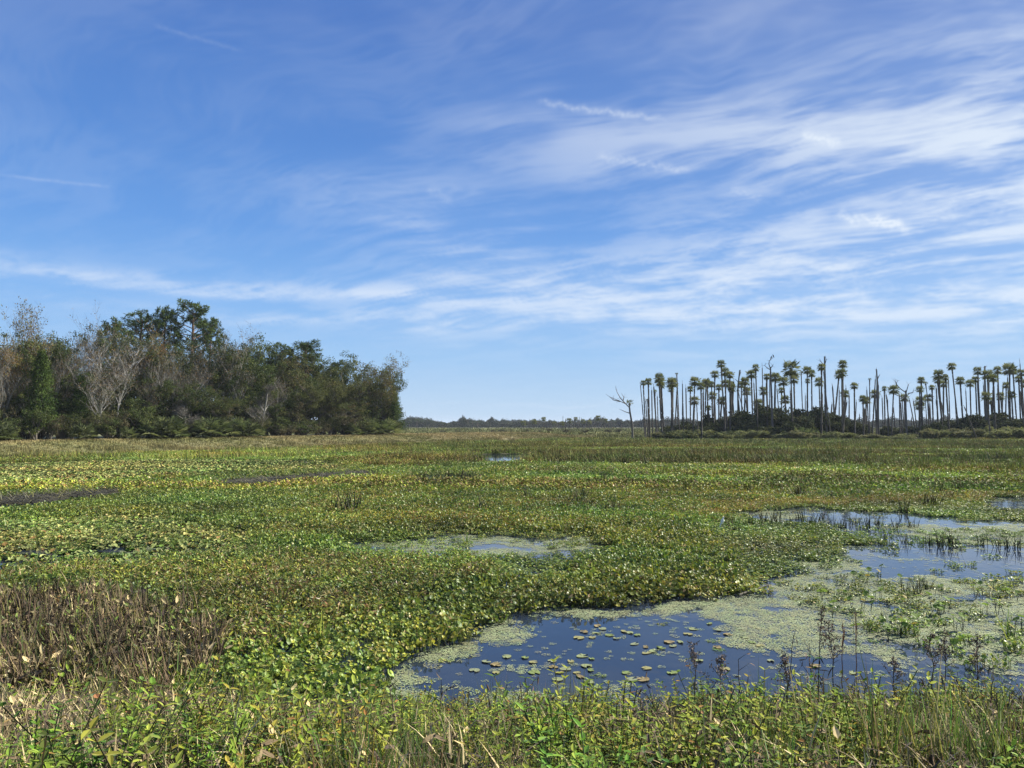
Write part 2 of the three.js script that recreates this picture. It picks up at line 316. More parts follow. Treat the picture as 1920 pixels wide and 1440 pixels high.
function litterPatch(r, R, count, palette) {                      // broken, curled, dead stalks and leaves
  const s = new Shape3();
  for (let i = 0; i < count; i++) {
    const q = r() * 6.283, d = Math.sqrt(r()) * R, h = 0.30 * r() * r() + 0.04, o = V3(Math.cos(q) * d, h, Math.sin(q) * d), c = vary(r, pick(r, palette), 0.35), k = r();
    if (k < 0.45) s.blade(o, randDir(r, 0.55), 0.08 + 0.22 * r(), 0.005 + 0.011 * r(), c, 1.4 * r(), 3);
    else if (k < 0.8) { const dir = randDir(r, -0.3); s.leaf(o, dir, randDir(r, 0.8), 0.04 + 0.05 * r(), 0.012 + 0.022 * r(), c, 0.6 * r()); }
    else s.tube(V3(o.x, 0, o.z), V3(o.x, 0, o.z).add(randDir(r, 0.9).multiplyScalar(0.12 + 0.25 * r())), 0.004, 0.002, 3, c);
  }
  return s.geo();
}
const zones = {
  dead: polys([[[-250, 1150], [0, 1135], [150, 1120], [280, 1150], [400, 1205], [420, 1265], [330, 1310], [120, 1350], [-100, 1400], [-300, 1400]]]),
  brown: polys([[[-100, 1095], [150, 1062], [500, 1042], [880, 1050], [930, 1075], [800, 1125], [640, 1190], [470, 1250], [400, 1210], [330, 1130], [150, 1095]]]),
  mid: polys([[[560, 948], [700, 915], [1100, 905], [1450, 915], [1920, 905], [2000, 935], [1420, 955], [1330, 985], [1000, 992], [700, 985], [480, 965]]]),
  pads: polys([[[-200, 985], [300, 965], [470, 1000], [480, 1050], [200, 1080], [-200, 1110]], [[-100, 872], [300, 862], [620, 866], [660, 884], [420, 892], [0, 915], [-150, 920]]]),
  mats: polys([[[-60, 938], [0, 934], [100, 927], [180, 922], [232, 918], [225, 925], [120, 935], [60, 943], [-60, 949]], [[405, 904], [450, 899], [520, 895], [600, 889], [700, 883], [705, 887], [610, 894], [540, 901], [470, 908], [415, 909]]]),
  slots: polys([[[-80, 940], [60, 932], [232, 918], [236, 930], [120, 948], [60, 957], [-80, 964]], [[400, 904], [520, 895], [704, 884], [708, 894], [560, 909], [470, 917], [405, 917]]]),
  reeds: polys([[[640, 870], [700, 858], [900, 850], [1100, 846], [1500, 850], [2000, 858], [2000, 892], [1500, 878], [1200, 872], [900, 876], [700, 880]], [[700, 838], [900, 836], [1300, 830], [2000, 834], [2000, 846], [1300, 842], [900, 846], [720, 848]], [[1380, 990], [1440, 955], [1600, 958], [1760, 970], [1800, 990], [1560, 1005], [1390, 1012]]]),
};
{
  // ---- the leaf cover of the marsh
  const r = rng(31), hearts = [], lances = [], pads = [], farHearts = [], farLances = [], reeds = [], litter = [], brownLances = [], tufts = [], stalks = [];
  const place = (D0, D1, step, fn) => { for (let D = D0; D < D1; D += step) for (let x = -0.76 * D - 3; x < 0.76 * D + 3; x += step) fn(x + (r() - 0.5) * step, -(D + (r() - 0.5) * step)); };
  const tone = (x, z) => { const a = 1.2 + 0.75 * fbm(x * 0.25, z * 0.35, 3); return [a * (1 + 0.35 * fbm(x * 0.13 + 50, z * 0.2, 2)), a, a]; };
  place(7.4, 34, 0.235, (x, z) => {
    if (ground(x, z) > 0.02) return;
    if (inAny(zones.slots, x, z, 0.12)) return;
    const pond = inAny(ponds, x, z), loose = inAny(thinned, x, z);
    const near = inAny(lowCover, x, z), lo = near ? 0.5 : 1;
    if (inAny(clear, x, z, 0.4)) { if (r() > 0.03) return; }
    else if (loose) { if (r() > 0.34) return; } else if (pond) { if (r() > 0.012) return; hearts.push([x, 0, z, 0.5, tone(x, z), 0.1, 0.25]); return; }
    const c = tone(x, z);
    if (inAny(zones.dead, x, z)) { const k = 0.6 + 0.7 * smooth(-0.3, 0.4, fbm(x * 1.1, z * 1.3, 3)); if (r() < 0.6) litter.push([x, 0, z, 0.8 + 0.5 * r(), [k, k, k], 0.35, 0.8]); stalks.push([x, 0, z, 0.8 + 0.5 * r(), [k, k, k], 0.25, 0.8 + 0.5 * r()]); if (r() < 0.3) brownLances.push([x, 0, z, 0.8 + 0.3 * r(), [k, k, k], 0.3, 0.75]); if (r() < 0.2) lances.push([x, 0, z, 0.9, c, 0.2, 0.8]); if (r() < 0.10) tufts.push([x, 0, z, 0.8 + 0.4 * r(), c, 0.15, 1]); return; }
    if (r() < 0.012) tufts.push([x, 0, z, 0.8 + 0.5 * r(), c, 0.2, 1]);
    if (inAny(zones.brown, x, z)) { if (r() < 0.65) lances.push([x, 0, z, 0.7 + 0.35 * r(), [c[0] * 1.08, c[1], c[2]], 0.15, 0.5 + 0.3 * r()]); if (r() < 0.75) hearts.push([x, 0.04, z, 1, c, 0.15, 1]); if (r() < 0.12) litter.push([x, 0, z, 0.8, [1, 1, 1], 0.3, 1]); return; }
    if (inAny(zones.pads, x, z)) { pads.push([x, 0.004 + 0.02 * r(), z, 0.8 + 0.5 * r(), c, 0.03, 1]); if (r() < 0.45) hearts.push([x, 0, z, 0.9, c, 0.1, 0.7]); return; }
    hearts.push([x, 0, z, (0.8 + 0.5 * r()) * (loose ? 0.75 : 1), c, 0.12, (0.7 + 0.8 * r()) * lo]);
    const nb = fbm(x * 0.4 + 7, z * 0.5, 3);
    if (inAny(zones.mid, x, z) ? r() < 0.8 : !near && nb > 0.18 && r() < 0.6) lances.push([x, 0, z, 0.6 + 0.3 * r(), inAny(zones.mid, x, z) ? [c[0] * 1.25, c[1], c[2]] : c, 0.15, 0.6]);
  });
  place(34, 150, 0.62, (x, z) => {
    const h = ground(x, z), D = Math.hypot(x, z);
    if (h > 0.45 || (leveeS(x, z) < 12.5 && leveeT(x, z) < 110)) return;
    if (inAny(ponds, x, z, 0.35) || inAny(zones.mats, x, z, 0.25) || inAny(zones.slots, x, z, 0.12)) return;
    if (inAny(thinned, x, z, 0.4) && r() > 0.5) return;
    const band = fbm(x * 0.018 + 2, z * 0.11, 4), bk = 1.15 + 0.5 * band, c = tone(x * 0.6, z * 0.6).map((v, i) => v * bk * (1 + [0.10, 0.04, -0.2][i] * Math.abs(band))), nb = fbm(x * 0.05, z * 0.13, 3);
    if (inAny(zones.pads, x, z, 0.5)) { pads.push([x, 0.01 + 0.02 * r(), z, 1.6, c, 0.03, 1]); pads.push([x + 0.3, 0.01 + 0.02 * r(), z + 0.2, 1.6, c, 0.03, 1]); if (r() < 0.6) farHearts.push([x, 0, z, 1, c, 0.1, 0.35]); return; }
    const rd = inAny(zones.reeds, x, z, 0.7);
    const rb = fbm(x * 0.035 + 11, z * 0.22, 3);
    if (rd ? rb > -0.12 : D > 52 && rb > 0.2) { if (r() < (rd ? 0.7 : 0.5)) reeds.push([x, Math.max(0, h), z, 0.7 + 0.4 * r(), c.map((v) => v * (rd ? 0.88 : 1.05)), 0.1, 0.55 + 0.4 * r()]); if (r() < 0.5) farHearts.push([x, Math.max(0, h), z, 1, c, 0.1, 0.8]); if (rd && r() < 0.4) farLances.push([x, Math.max(0, h), z, 1, [c[0] * 0.8, c[1] * 0.7, c[2] * 0.7], 0.1, 0.9]); return; }
    farHearts.push([x, Math.max(0, h), z, 0.9 + 0.5 * r(), c, 0.1, 0.7 + 0.6 * r()]);
    if (inAny(zones.mid, x, z, 0.6) || nb < -0.12) farLances.push([x, Math.max(0, h), z, 0.8 + 0.4 * r(), [c[0], c[1], c[2]], 0.12, 0.8]);
  });
  const hp = [[4, GREEN], [2.2, DEEP], [2, LIME], [0.9, OLIVE], [0.25, STRAW]], lp = [[3, OLIVE], [3, GREEN], [0.7, RUST], [2, LIME], [0.5, DUN], [0.6, STRAW], [1, DEEP]];
  const g1 = coverGroup('leafy_water_plants', 'low glossy green leaves blanketing the shallow marsh water', 'water plants');
  scatter(g1, 'leaf_patch', variants(5, (q) => heartPatch(q, 0.20, 46, 0.028, 0.15, hp)), M.gloss, hearts);
  scatter(g1, 'leaf_patch', variants(4, (q) => heartPatch(q, 0.5, 110, 0.041, 0.2, hp, 5)), M.gloss, farHearts);
  scatter(g1, 'pad_patch', variants(4, (q) => heartPatch(q, 0.24, 12, 0.062, 0.02, [[3, [0.17, 0.19, 0.06]], [2, [0.24, 0.23, 0.08]], [1, GREEN], [0.4, RUST]], 7)), M.leaf, pads);
  const g2 = coverGroup('pickerelweed', 'browning lance leaved pickerelweed standing among the leafy water plants', 'water plants');
  scatter(g2, 'stalk_patch', variants(5, (q) => lancePatch(q, 0.20, 24, 0.085, 0.40, lp)), M.gloss, lances);
  scatter(g2, 'stalk_patch', variants(4, (q) => lancePatch(q, 0.5, 44, 0.12, 0.4, [[3, OLIVE], [1, RUST], [1.5, DUN], [2, GREEN], [1, LIME]])), M.leaf, farLances);
  scatter(g2, 'blade_tuft', variants(3, (q) => reedPatch(q, 0.06, 9, 0.5, 0.014, [[2, GREEN], [1, LIME], [1, DEEP]], 0.5)), M.gloss, tufts);
  scatter(g2, 'dead_stalk_patch', variants(4, (q) => lancePatch(q, 0.22, 22, 0.12, 0.38, [[2.5, DUN], [2.5, STRAW], [3, [0.055, 0.04, 0.026]], [1.2, OLIVE], [1.4, GREEN]])), M.dry, brownLances);
  const g3 = coverGroup('marsh_reeds', 'dark upright reeds in bands across the far marsh', 'reeds');
  scatter(g3, 'reed_patch', variants(5, (q) => reedPatch(q, 0.5, 46, 0.95, 0.035, [[1, [0.06, 0.066, 0.03]], [2, DEEP], [3, OLIVE], [2.5, GREEN], [1, RUST], [1, LIME]])), M.leaf, reeds);
  scatter(g2, 'dead_stalk_tuft', variants(5, (q) => reedPatch(q, 0.2, 30, 0.46, 0.016, [[3, [0.085, 0.052, 0.032]], [2.5, [0.14, 0.09, 0.05]], [1.3, STRAW], [1.2, OLIVE], [1, DEEP]], 0.8)), M.dry, stalks);
  const g4 = coverGroup('dead_leaf_litter', 'tangle of dead brown stalks and curled leaves at the water edge', 'dead plants');
  scatter(g4, 'litter_patch', variants(5, (q) => litterPatch(q, 0.26, 90, [[3, STRAW], [2.5, DUN], [3, [0.055, 0.040, 0.026]], [1.4, GREEN], [0.5, RUST]])), M.dry, litter);
  console.log('cover', hearts.length, lances.length, pads.length, farHearts.length, farLances.length, reeds.length, litter.length);
}
{
  // ---- duckweed on the open water
  const r = rng(57), list = [];
  const film = polys([
    [[700, 1270], [840, 1205], [960, 1158], [1120, 1140], [1300, 1128], [1480, 1108], [1500, 1140], [1300, 1150], [1130, 1158], [1010, 1180], [960, 1205], [880, 1235], [820, 1262], [760, 1300]],
    [[1310, 1165], [1420, 1130], [1560, 1075], [1700, 1085], [2100, 1085], [2200, 1270], [1850, 1245], [1700, 1222], [1560, 1235], [1430, 1222], [1380, 1190]],
    [[650, 1045], [700, 1018], [900, 1005], [1100, 1012], [1120, 1030], [900, 1050]],
    [[1400, 985], [1430, 958], [1500, 955], [1480, 985]], [[1560, 1020], [1620, 1085], [1560, 1110], [1500, 1080]],
    [[-100, 1085], [0, 1035], [330, 1022], [480, 1035], [330, 1062], [60, 1078]], [[1690, 985], [2000, 985], [2000, 1025], [1700, 1015]],
    [[760, 1300], [900, 1290], [1000, 1295], [1000, 1330], [800, 1330]]]);
  for (let D = 7.6; D < 34; D += 0.075 * Math.max(1, D / 16)) { const st = 0.075 * Math.max(1, D / 16); for (let x = -0.5 * D; x < 0.75 * D + 1; x += st) {
    const px = x + (r() - 0.5) * st, pz = -(D + (r() - 0.5) * st);
    if (ground(px, pz) > -0.03) continue;
    const f = inAny(film, px, pz, 1.5), n = fbm(px * 0.9, pz * 1.3, 4), fine = fbm(px * 4, pz * 5, 2);
    const soft = n + 0.35 * fine + 0.5 * (r() - 0.5);
    if (!(f ? soft > (px > 2.5 ? -0.34 : -0.16) : inAny(ponds, px, pz) && (soft > 0.44 || r() < 0.05))) continue;
    list.push([px, 0.003 + 0.006 * r(), pz, Math.max(1, D / 16) * (0.55 + 0.7 * r()) * (f ? 1 : 0.6), [1, 1, 1].map(() => 0.85 + 0.3 * n + 0.15 * r()), 0, 1]);
  } }
  const shapes = variants(5, (q) => { const s = new Shape3(); for (let i = 0; i < 44; i++) { const a = q() * 6.283, d = Math.sqrt(q()) * 0.085, o = V3(Math.cos(a) * d, 0.0015 * q(), Math.sin(a) * d); s.pad(o, flatDir(q), V3(0, 1, 0), 0.004 + 0.008 * q(), vary(q, [0.225, 0.255, 0.125], 0.25), 0.02, 5); } return s.geo(); });
  const g = coverGroup('duckweed', 'pale green duckweed film drifting on the open water', 'duckweed');
  scatter(g, 'duckweed_patch', shapes, M.dry, list); console.log('duckweed', list.length);
}
{
  // ---- the two flattened weed mats with dark edges
  const r = rng(61);
  for (const [poly, lab] of [[zones.mats[0], 'long flattened grey brown weed mat ending at the pads'], [zones.mats[1], 'flattened weed mat with pale straw top between pads and leafy plants']]) {
    const s = new Shape3(), xs = poly.map((p) => p.x), zs = poly.map((p) => p.z), c0 = V3((Math.min(...xs) + Math.max(...xs)) / 2, 0, (Math.min(...zs) + Math.max(...zs)) / 2);
    for (let i = 0; i < 16000; i++) {
      const x = lerp(Math.min(...xs), Math.max(...xs), r()), z = lerp(Math.min(...zs), Math.max(...zs), r());
      if (!inside(poly, x, z)) continue;
      const h = 0.02 + 0.10 * r() * (0.6 + 0.6 * noise(x * 0.5, z * 0.5 + 3)), a = flatDir(r);
      s.blade(V3(x - c0.x, h, z - c0.z), V3(a.x * 0.8 + 0.7, (r() - 0.5) * 0.12, a.z * 0.35).normalize(), 0.5 + 0.6 * r(), 0.03, vary(r, pick(r, [[0.9, [0.15, 0.14, 0.08]], [3, [0.045, 0.04, 0.026]], [0.4, OLIVE], [3, [0.022, 0.021, 0.014]]]), 0.3), 0.3, 2);
    }
    const m = new THREE.Mesh(s.geo(), M.dry); m.name = numbered('weed_mat'); m.position.copy(c0); m.userData.kind = 'stuff'; tag(m, lab, 'weed mat', null, 'stuff'); scene.add(shade(m));
  }
}
{
  // ---- levee grass and far meadow grass
  const r = rng(71), lev = [], far = [];
  for (let t = -45; t < 150; t += 0.55) for (let s = -4; s < 13.5; s += 0.5) {
    const p = LA.clone().addScaledVector(LD, t + r() * 0.55).addScaledVector(LN, s + r() * 0.5), D = -p.z; if (D < 20 || Math.abs(p.x) > 0.78 * D) continue;
    const n = fbm(p.x * 0.06, p.z * 0.1, 3), f = fbm(p.x * 0.5, p.z * 0.5, 2), k = clamp(0.35 + n + 0.8 * smooth(2.5, 0, s) + 0.35 * smooth(52, 75, t) + f * 0.4), tall = smooth(4, 9, s) * smooth(-0.1, 0.3, fbm(p.x * 0.15, p.z * 0.3 + 9, 2));
    lev.push([p.x, ground(p.x, p.z) - 0.02, p.z, 1, [lerp(0.17, 0.37, k), lerp(0.17, 0.30, k), lerp(0.045, 0.135, k)].map((v) => v * (1 + f * 0.6)), 0.1, 0.5 + 0.4 * r() + 1.5 * tall]);
  }
  for (let D = 118; D < 420; D += 0.011 * D) for (let x = -0.75 * D; x < 0.75 * D; x += 0.011 * D) {
    const px = x + (r() - 0.5) * 0.011 * D, pz = -(D + (r() - 0.5) * 0.011 * D); if (leveeS(px, pz) < 13 && leveeT(px, pz) < 110) continue;
    if (inAny(ponds, px, pz, 0.1)) continue;
    const n = fbm(px * 0.012, pz * 0.035, 3), f = fbm(px * 0.1, pz * 0.2, 2), k = smooth(-0.35, 0.45, n + f * 0.3);
    far.push([px, ground(px, pz), pz, D * 0.013, [lerp(0.16, 0.29, k), lerp(0.175, 0.275, k), lerp(0.05, 0.09, k)], 0.1, 0.35 + 0.5 * (1 - k) * r()]);
  }
  const white = [[1, [1, 1, 1]], [1, [0.8, 0.8, 0.75]]];
  const g = coverGroup('levee_grass', 'dry tan and green grass covering the long levee', 'grass');
  scatter(g, 'grass_patch', variants(5, (q) => reedPatch(q, 0.42, 34, 0.34, 0.035, white, 0.9)), M.dry, lev);
  const g2 = coverGroup('meadow_grass', 'pale open marsh meadow beyond the reeds', 'grass');
  scatter(g2, 'grass_patch', variants(4, (q) => reedPatch(q, 0.6, 30, 0.5, 0.06, white, 0.8)), M.dry, far); console.log('grass', lev.length, far.length);
}

// ---------------------------------------------------------------- trees
function bounds(g) { g.computeBoundingBox(); return g.boundingBox; }
function treeKind(build) { const { wood, crown } = build; return { wood, crown, h: Math.max(wood ? bounds(wood).max.y : 0, crown ? bounds(crown).max.y : 0), w: Math.max(...[wood, crown].filter(Boolean).map((g) => bounds(g).max.x - bounds(g).min.x)) }; }
function addTree(name, kind, pos, height, width, turn, label, category, group, mats = {}) {
  const o = new THREE.Group(); o.name = numbered(name); o.position.copy(pos); o.rotation.y = turn;
  const sy = height / kind.h, sx = width / kind.w;
  for (const [g, part, mat] of [[kind.wood, 'trunk', mats.wood ?? M.bark], [kind.crown, 'crown', mats.crown ?? M.tree]]) if (g) { const m = new THREE.Mesh(g, mat); m.name = part; m.scale.set(sx, sy, sx); o.add(m); }
  tag(o, label, category, group); scene.add(shade(o)); return o;
}
// grows limbs; calls tip(point, direction, depth) at the ends
function limbs(s, r, p, dir, len, rad, depth, o, tip) {
  let a = p.clone(), d = dir.clone(), ra = rad; const n = depth === 0 ? 5 : 3, nodes = [];
  for (let i = 0; i < n; i++) {
    d.add(randDir(r).multiplyScalar(o.wobble)).add(V3(0, o.lift, 0)).normalize();
    const b = a.clone().addScaledVector(d, len / n), rb = rad * lerp(1, o.taper, (i + 1) / n), c = vary(r, o.bark, 0.14);
    s.tube(a, b, ra, rb, depth < 2 ? 6 : 3, c); a = b; ra = rb; nodes.push([b.clone(), d.clone(), rb, (i + 1) / n]);
  }
  if (depth >= o.depth) { tip(a, d, depth); return; }
  const kids = o.kids[depth];
  for (let k = 0; k < kids; k++) {
    const from = o.fork && depth === 0 ? nodes[n - 1 - (k < 5 ? 0 : 1)] : nodes[Math.min(n - 1, Math.floor(lerp(o.from[depth], 1, (k + r() * 0.6) / kids) * n))];
    const q = (k / kids + r() * 0.25) * 6.283 + depth * 2, side = V3(Math.cos(q), 0, Math.sin(q)), nd = from[1].clone().multiplyScalar(1 - o.spread[depth]).addScaledVector(side, o.spread[depth]).add(V3(0, o.up[depth], 0)).normalize();
    limbs(s, r, from[0], nd, len * o.ratio[depth] * (0.7 + 0.5 * r()) * (o.cone && depth === 0 ? lerp(1.1, 0.35, from[3]) : 1), Math.max(0.012, from[2] * 0.62), depth + 1, o, tip);
  }
  tip(a, d, depth);
}
const PALE = [0.25, 0.24, 0.21], GREYB = [0.13, 0.125, 0.105], DARKB = [0.05, 0.042, 0.034];
function bareTree(seed, o = {}) {
  const r = rng(seed), s = new Shape3(), c = new Shape3();
  const opt = { wobble: 0.09, lift: 0.05, taper: 0.6, depth: 4, kids: [7, 5, 4, 3], from: [0.3, 0.25, 0.2, 0.2], ratio: [0.62, 0.62, 0.55, 0.55], spread: [0.38, 0.42, 0.45, 0.45], up: [0.45, 0.32, 0.2, 0.15], bark: PALE, leaves: 0.2, leafCol: [[1, RUST], [1, DUN]], ...o };
  limbs(s, r, V3(0, -0.3, 0), V3(0.03, 1, 0.02), opt.height ?? 7, 0.15, 0, opt, (p, d, depth) => {
    if (depth < 3) return;
    for (let i = 0; i < (opt.twigs ?? 1); i++) c.tube(p, p.clone().addScaledVector(d.clone().add(randDir(r).multiplyScalar(0.7)).normalize(), 0.5 + 0.4 * r()), 0.012, 0.004, 3, vary(r, [0.15, 0.135, 0.115], 0.25));
    const n = Math.floor(opt.leaves * 6 + r());
    for (let i = 0; i < n; i++) c.leaf(p.clone().add(randDir(r).multiplyScalar(0.45)), randDir(r), randDir(r), 0.16 + 0.1 * r(), 0.13, vary(r, pick(r, opt.leafCol), 0.35), 0.1, 1);
  });
  return treeKind({ wood: s.geo(), crown: c.geo() });
}
function leafTree(seed, o = {}) {                                 // dense evergreen crown: many leaf clumps round forking limbs
  const r = rng(seed), s = new Shape3(), c = new Shape3();
  const opt = { wobble: 0.16, lift: 0.03, taper: 0.55, depth: 3, kids: [8, 5, 4], from: [0.3, 0.25, 0.2], ratio: [0.85, 0.6, 0.55], spread: [0.62, 0.55, 0.5], up: [0.2, 0.15, 0.08], bark: [0.10, 0.088, 0.07], height: 5, clump: 60, size: 0.7, leaf: 0.2, leafCol: [[3, [0.05, 0.072, 0.021]], [2, [0.08, 0.104, 0.029]], [1.2, [0.125, 0.14, 0.04]]], ...o };
  limbs(s, r, V3(0, -0.3, 0), V3(0.05, 1, 0), opt.height, 0.22, 0, opt, (p, d, depth) => {
    if (depth < 2) return;
    const base = pick(r, opt.leafCol), k = depth === 3 ? opt.clump : opt.clump * 0.5, R = opt.size * (0.7 + 0.6 * r());
    for (let i = 0; i < k; i++) {
      const v = randDir(r).multiplyScalar(R * Math.sqrt(r())); v.y *= 0.7;
      c.leaf(p.clone().add(v), randDir(r, -0.1), randDir(r, 0.7), opt.leaf * (0.7 + 0.7 * r()), opt.leaf * 0.62, vary(r, r() < 0.8 ? base : pick(r, opt.leafCol), 0.3), 0.2, 1);
    }
    if (r() < (opt.moss ?? 0)) for (let i = 0; i < 5; i++) c.blade(p.clone().add(randDir(r).multiplyScalar(0.3)), V3(0.05, -1, 0.02), 0.8 + 0.8 * r(), 0.09, vary(r, [0.13, 0.13, 0.105], 0.2), 0, 2);
  });
  return treeKind({ wood: s.geo(), crown: c.geo() });
}
function pineTree(seed) {
  const r = rng(seed), s = new Shape3(), c = new Shape3(), H = 15;
  let a = V3(0, -0.3, 0); const trunk = [a];
  for (let i = 1; i <= 7; i++) { const b = V3(0.25 * noise(i * 0.6, seed), i / 7 * H * 0.93, 0.25 * noise(seed, i * 0.6)); s.tube(a, b, lerp(0.26, 0.08, (i - 1) / 7), lerp(0.26, 0.08, i / 7), 7, vary(r, [0.16, 0.105, 0.075], 0.15)); a = b; trunk.push(a); }
  for (let k = 0; k < 26; k++) {
    const y = lerp(0.66, 0.98, Math.pow(k / 26, 0.8)) * H, q = k * 2.4 + r(), reach = (2.6 - 2.0 * Math.pow((y / H - 0.66) / 0.34, 2)) * (0.6 + 0.6 * r());
    const o = V3(0, y - 0.6, 0), e = V3(Math.cos(q) * reach, y + 0.25 + 0.5 * r(), Math.sin(q) * reach); s.tube(o, e, 0.06, 0.02, 4, vary(r, [0.13, 0.09, 0.065], 0.2));
    for (let j = 0; j < 7; j++) {
      const m = e.clone().lerp(o, r() * 0.5).add(V3((r() - 0.5) * 1.1, (r() - 0.3) * 0.55, (r() - 0.5) * 1.1)), col = pick(r, [[2, [0.055, 0.085, 0.026]], [1.5, [0.10, 0.135, 0.036]], [1, [0.035, 0.058, 0.02]]]);
      for (let i = 0; i < 22; i++) c.leaf(m.clone().add(randDir(r).multiplyScalar(0.12)), randDir(r, 0.35), randDir(r), 0.3 + 0.18 * r(), 0.075, vary(r, col, 0.3), 0.1, 1);
    }
  }
  return treeKind({ wood: s.geo(), crown: c.geo() });
}
function coneTree(seed) {                                         // feathery green cedar
  const r = rng(seed), s = new Shape3(), c = new Shape3(), H = 10;
  s.tube(V3(0, -0.3, 0), V3(0.1, H * 0.95, 0), 0.17, 0.02, 6, DARKB);
  for (let k = 0; k < 260; k++) {
    const t = Math.pow(k / 260, 0.9), y = lerp(0.9, H, t), reach = (1 - t) ** 0.75 * 2.3 * (0.6 + 0.5 * r()) + 0.15, q = k * 2.39996, e = V3(Math.cos(q) * reach, y + 0.35 - reach * 0.05, Math.sin(q) * reach), col = pick(r, [[2, [0.05, 0.085, 0.018]], [1, [0.085, 0.125, 0.026]], [1, [0.03, 0.05, 0.015]]]);
    if (k % 3 === 0) s.tube(V3(0.05, y - 0.2, 0), e, 0.03, 0.01, 3, DARKB);
    for (let i = 0; i < 26; i++) c.leaf(V3(e.x, e.y, e.z).multiplyScalar(1).lerp(V3(0, y, 0), r() * 0.55).add(randDir(r).multiplyScalar(0.28)), randDir(r, 0.55), randDir(r), 0.22 + 0.16 * r(), 0.10, vary(r, col, 0.3), 0.1, 1);
  }
  return treeKind({ wood: s.geo(), crown: c.geo() });
}
function fan(s, r, o, dir, size, col, k = 13) {                   // one palm leaf: a folded fan of drooping fingers
  const side = V3().crossVectors(dir, V3(0, 1, 0)); if (side.lengthSq() < 0.01) side.set(1, 0, 0); side.normalize(); const up = V3().crossVectors(side, dir).normalize();
  for (let i = 0; i < k; i++) {
    const q = lerp(-1.9, 1.9, i / (k - 1)) + (r() - 0.5) * 0.12, d = dir.clone().multiplyScalar(Math.cos(q)).addScaledVector(side, Math.sin(q)).addScaledVector(up, 0.15 * Math.cos(q * 2)).normalize(), L = size * (0.75 + 0.3 * Math.cos(q * 0.7)) * (0.85 + 0.3 * r());
    const w = V3().crossVectors(d, up).normalize().multiplyScalar(size * 0.055), m = o.clone().addScaledVector(d, L * 0.6), e = o.clone().addScaledVector(d, L).add(V3(0, -0.14 * L, 0)), cc = vary(r, col, 0.18);
    s.quad(o, m.clone().add(w), e, m.clone().sub(w), cc);
  }
}
const PGREEN = [[3, [0.125, 0.145, 0.045]], [2, [0.21, 0.215, 0.075]], [1, [0.07, 0.082, 0.028]]];
function palmCrown(seed, dead = 7, n = 26, low = -0.55, greens = PGREEN) {          // crown of about 1 m radius round the origin
  const r = rng(seed), c = new Shape3();
  for (let i = 0; i < n; i++) {
    const q = i * 2.39996 + r() * 0.4, t = i / n, y = lerp(low, 2.2, Math.pow(t, 1.3)), d = V3(Math.cos(q), y, Math.sin(q)).normalize(), o = d.clone().multiplyScalar(0.40 + 0.25 * r());
    c.tube(V3(0, -0.05, 0), o, 0.022, 0.014, 3, [0.10, 0.11, 0.04]); fan(c, r, o, V3(d.x, d.y - 0.1, d.z).normalize(), 0.50 + 0.22 * r(), pick(r, greens));
  }
  for (let i = 0; i < dead; i++) { const q = r() * 6.283, d = V3(Math.cos(q), -1.3 - r(), Math.sin(q)).normalize(); fan(c, r, d.clone().multiplyScalar(0.28), d, 0.4 + 0.2 * r(), vary(r, [0.16, 0.12, 0.075], 0.3), 7); }
  return c.geo();
}
function palmTrunk(seed, cut = false) {                            // unit height, base at origin
  const r = rng(seed), s = new Shape3(); let a = V3(0, 0, 0), ra = 0.2; const N = 9;
  for (let i = 1; i <= N; i++) { const b = V3(0.05 * noise(i * 0.45, seed * 3.1), i / N, 0), rb = (cut ? lerp(0.18, 0.13, i / N) : lerp(0.18, 0.15, i / N)) * (0.9 + 0.2 * r()) * (i === N && !cut ? 1.25 : 1); b.x -= 0.0; const c = vary(r, [0.078, 0.068, 0.057], 0.25); s.tube(a, b, ra, rb, 7, c); a = b; ra = rb; }
  if (cut) s.tube(a, a.clone().add(V3(0.03, 0.03, 0)), ra, 0.02, 5, [0.10, 0.085, 0.07]);
  return { geo: s.geo(), tip: a };
}

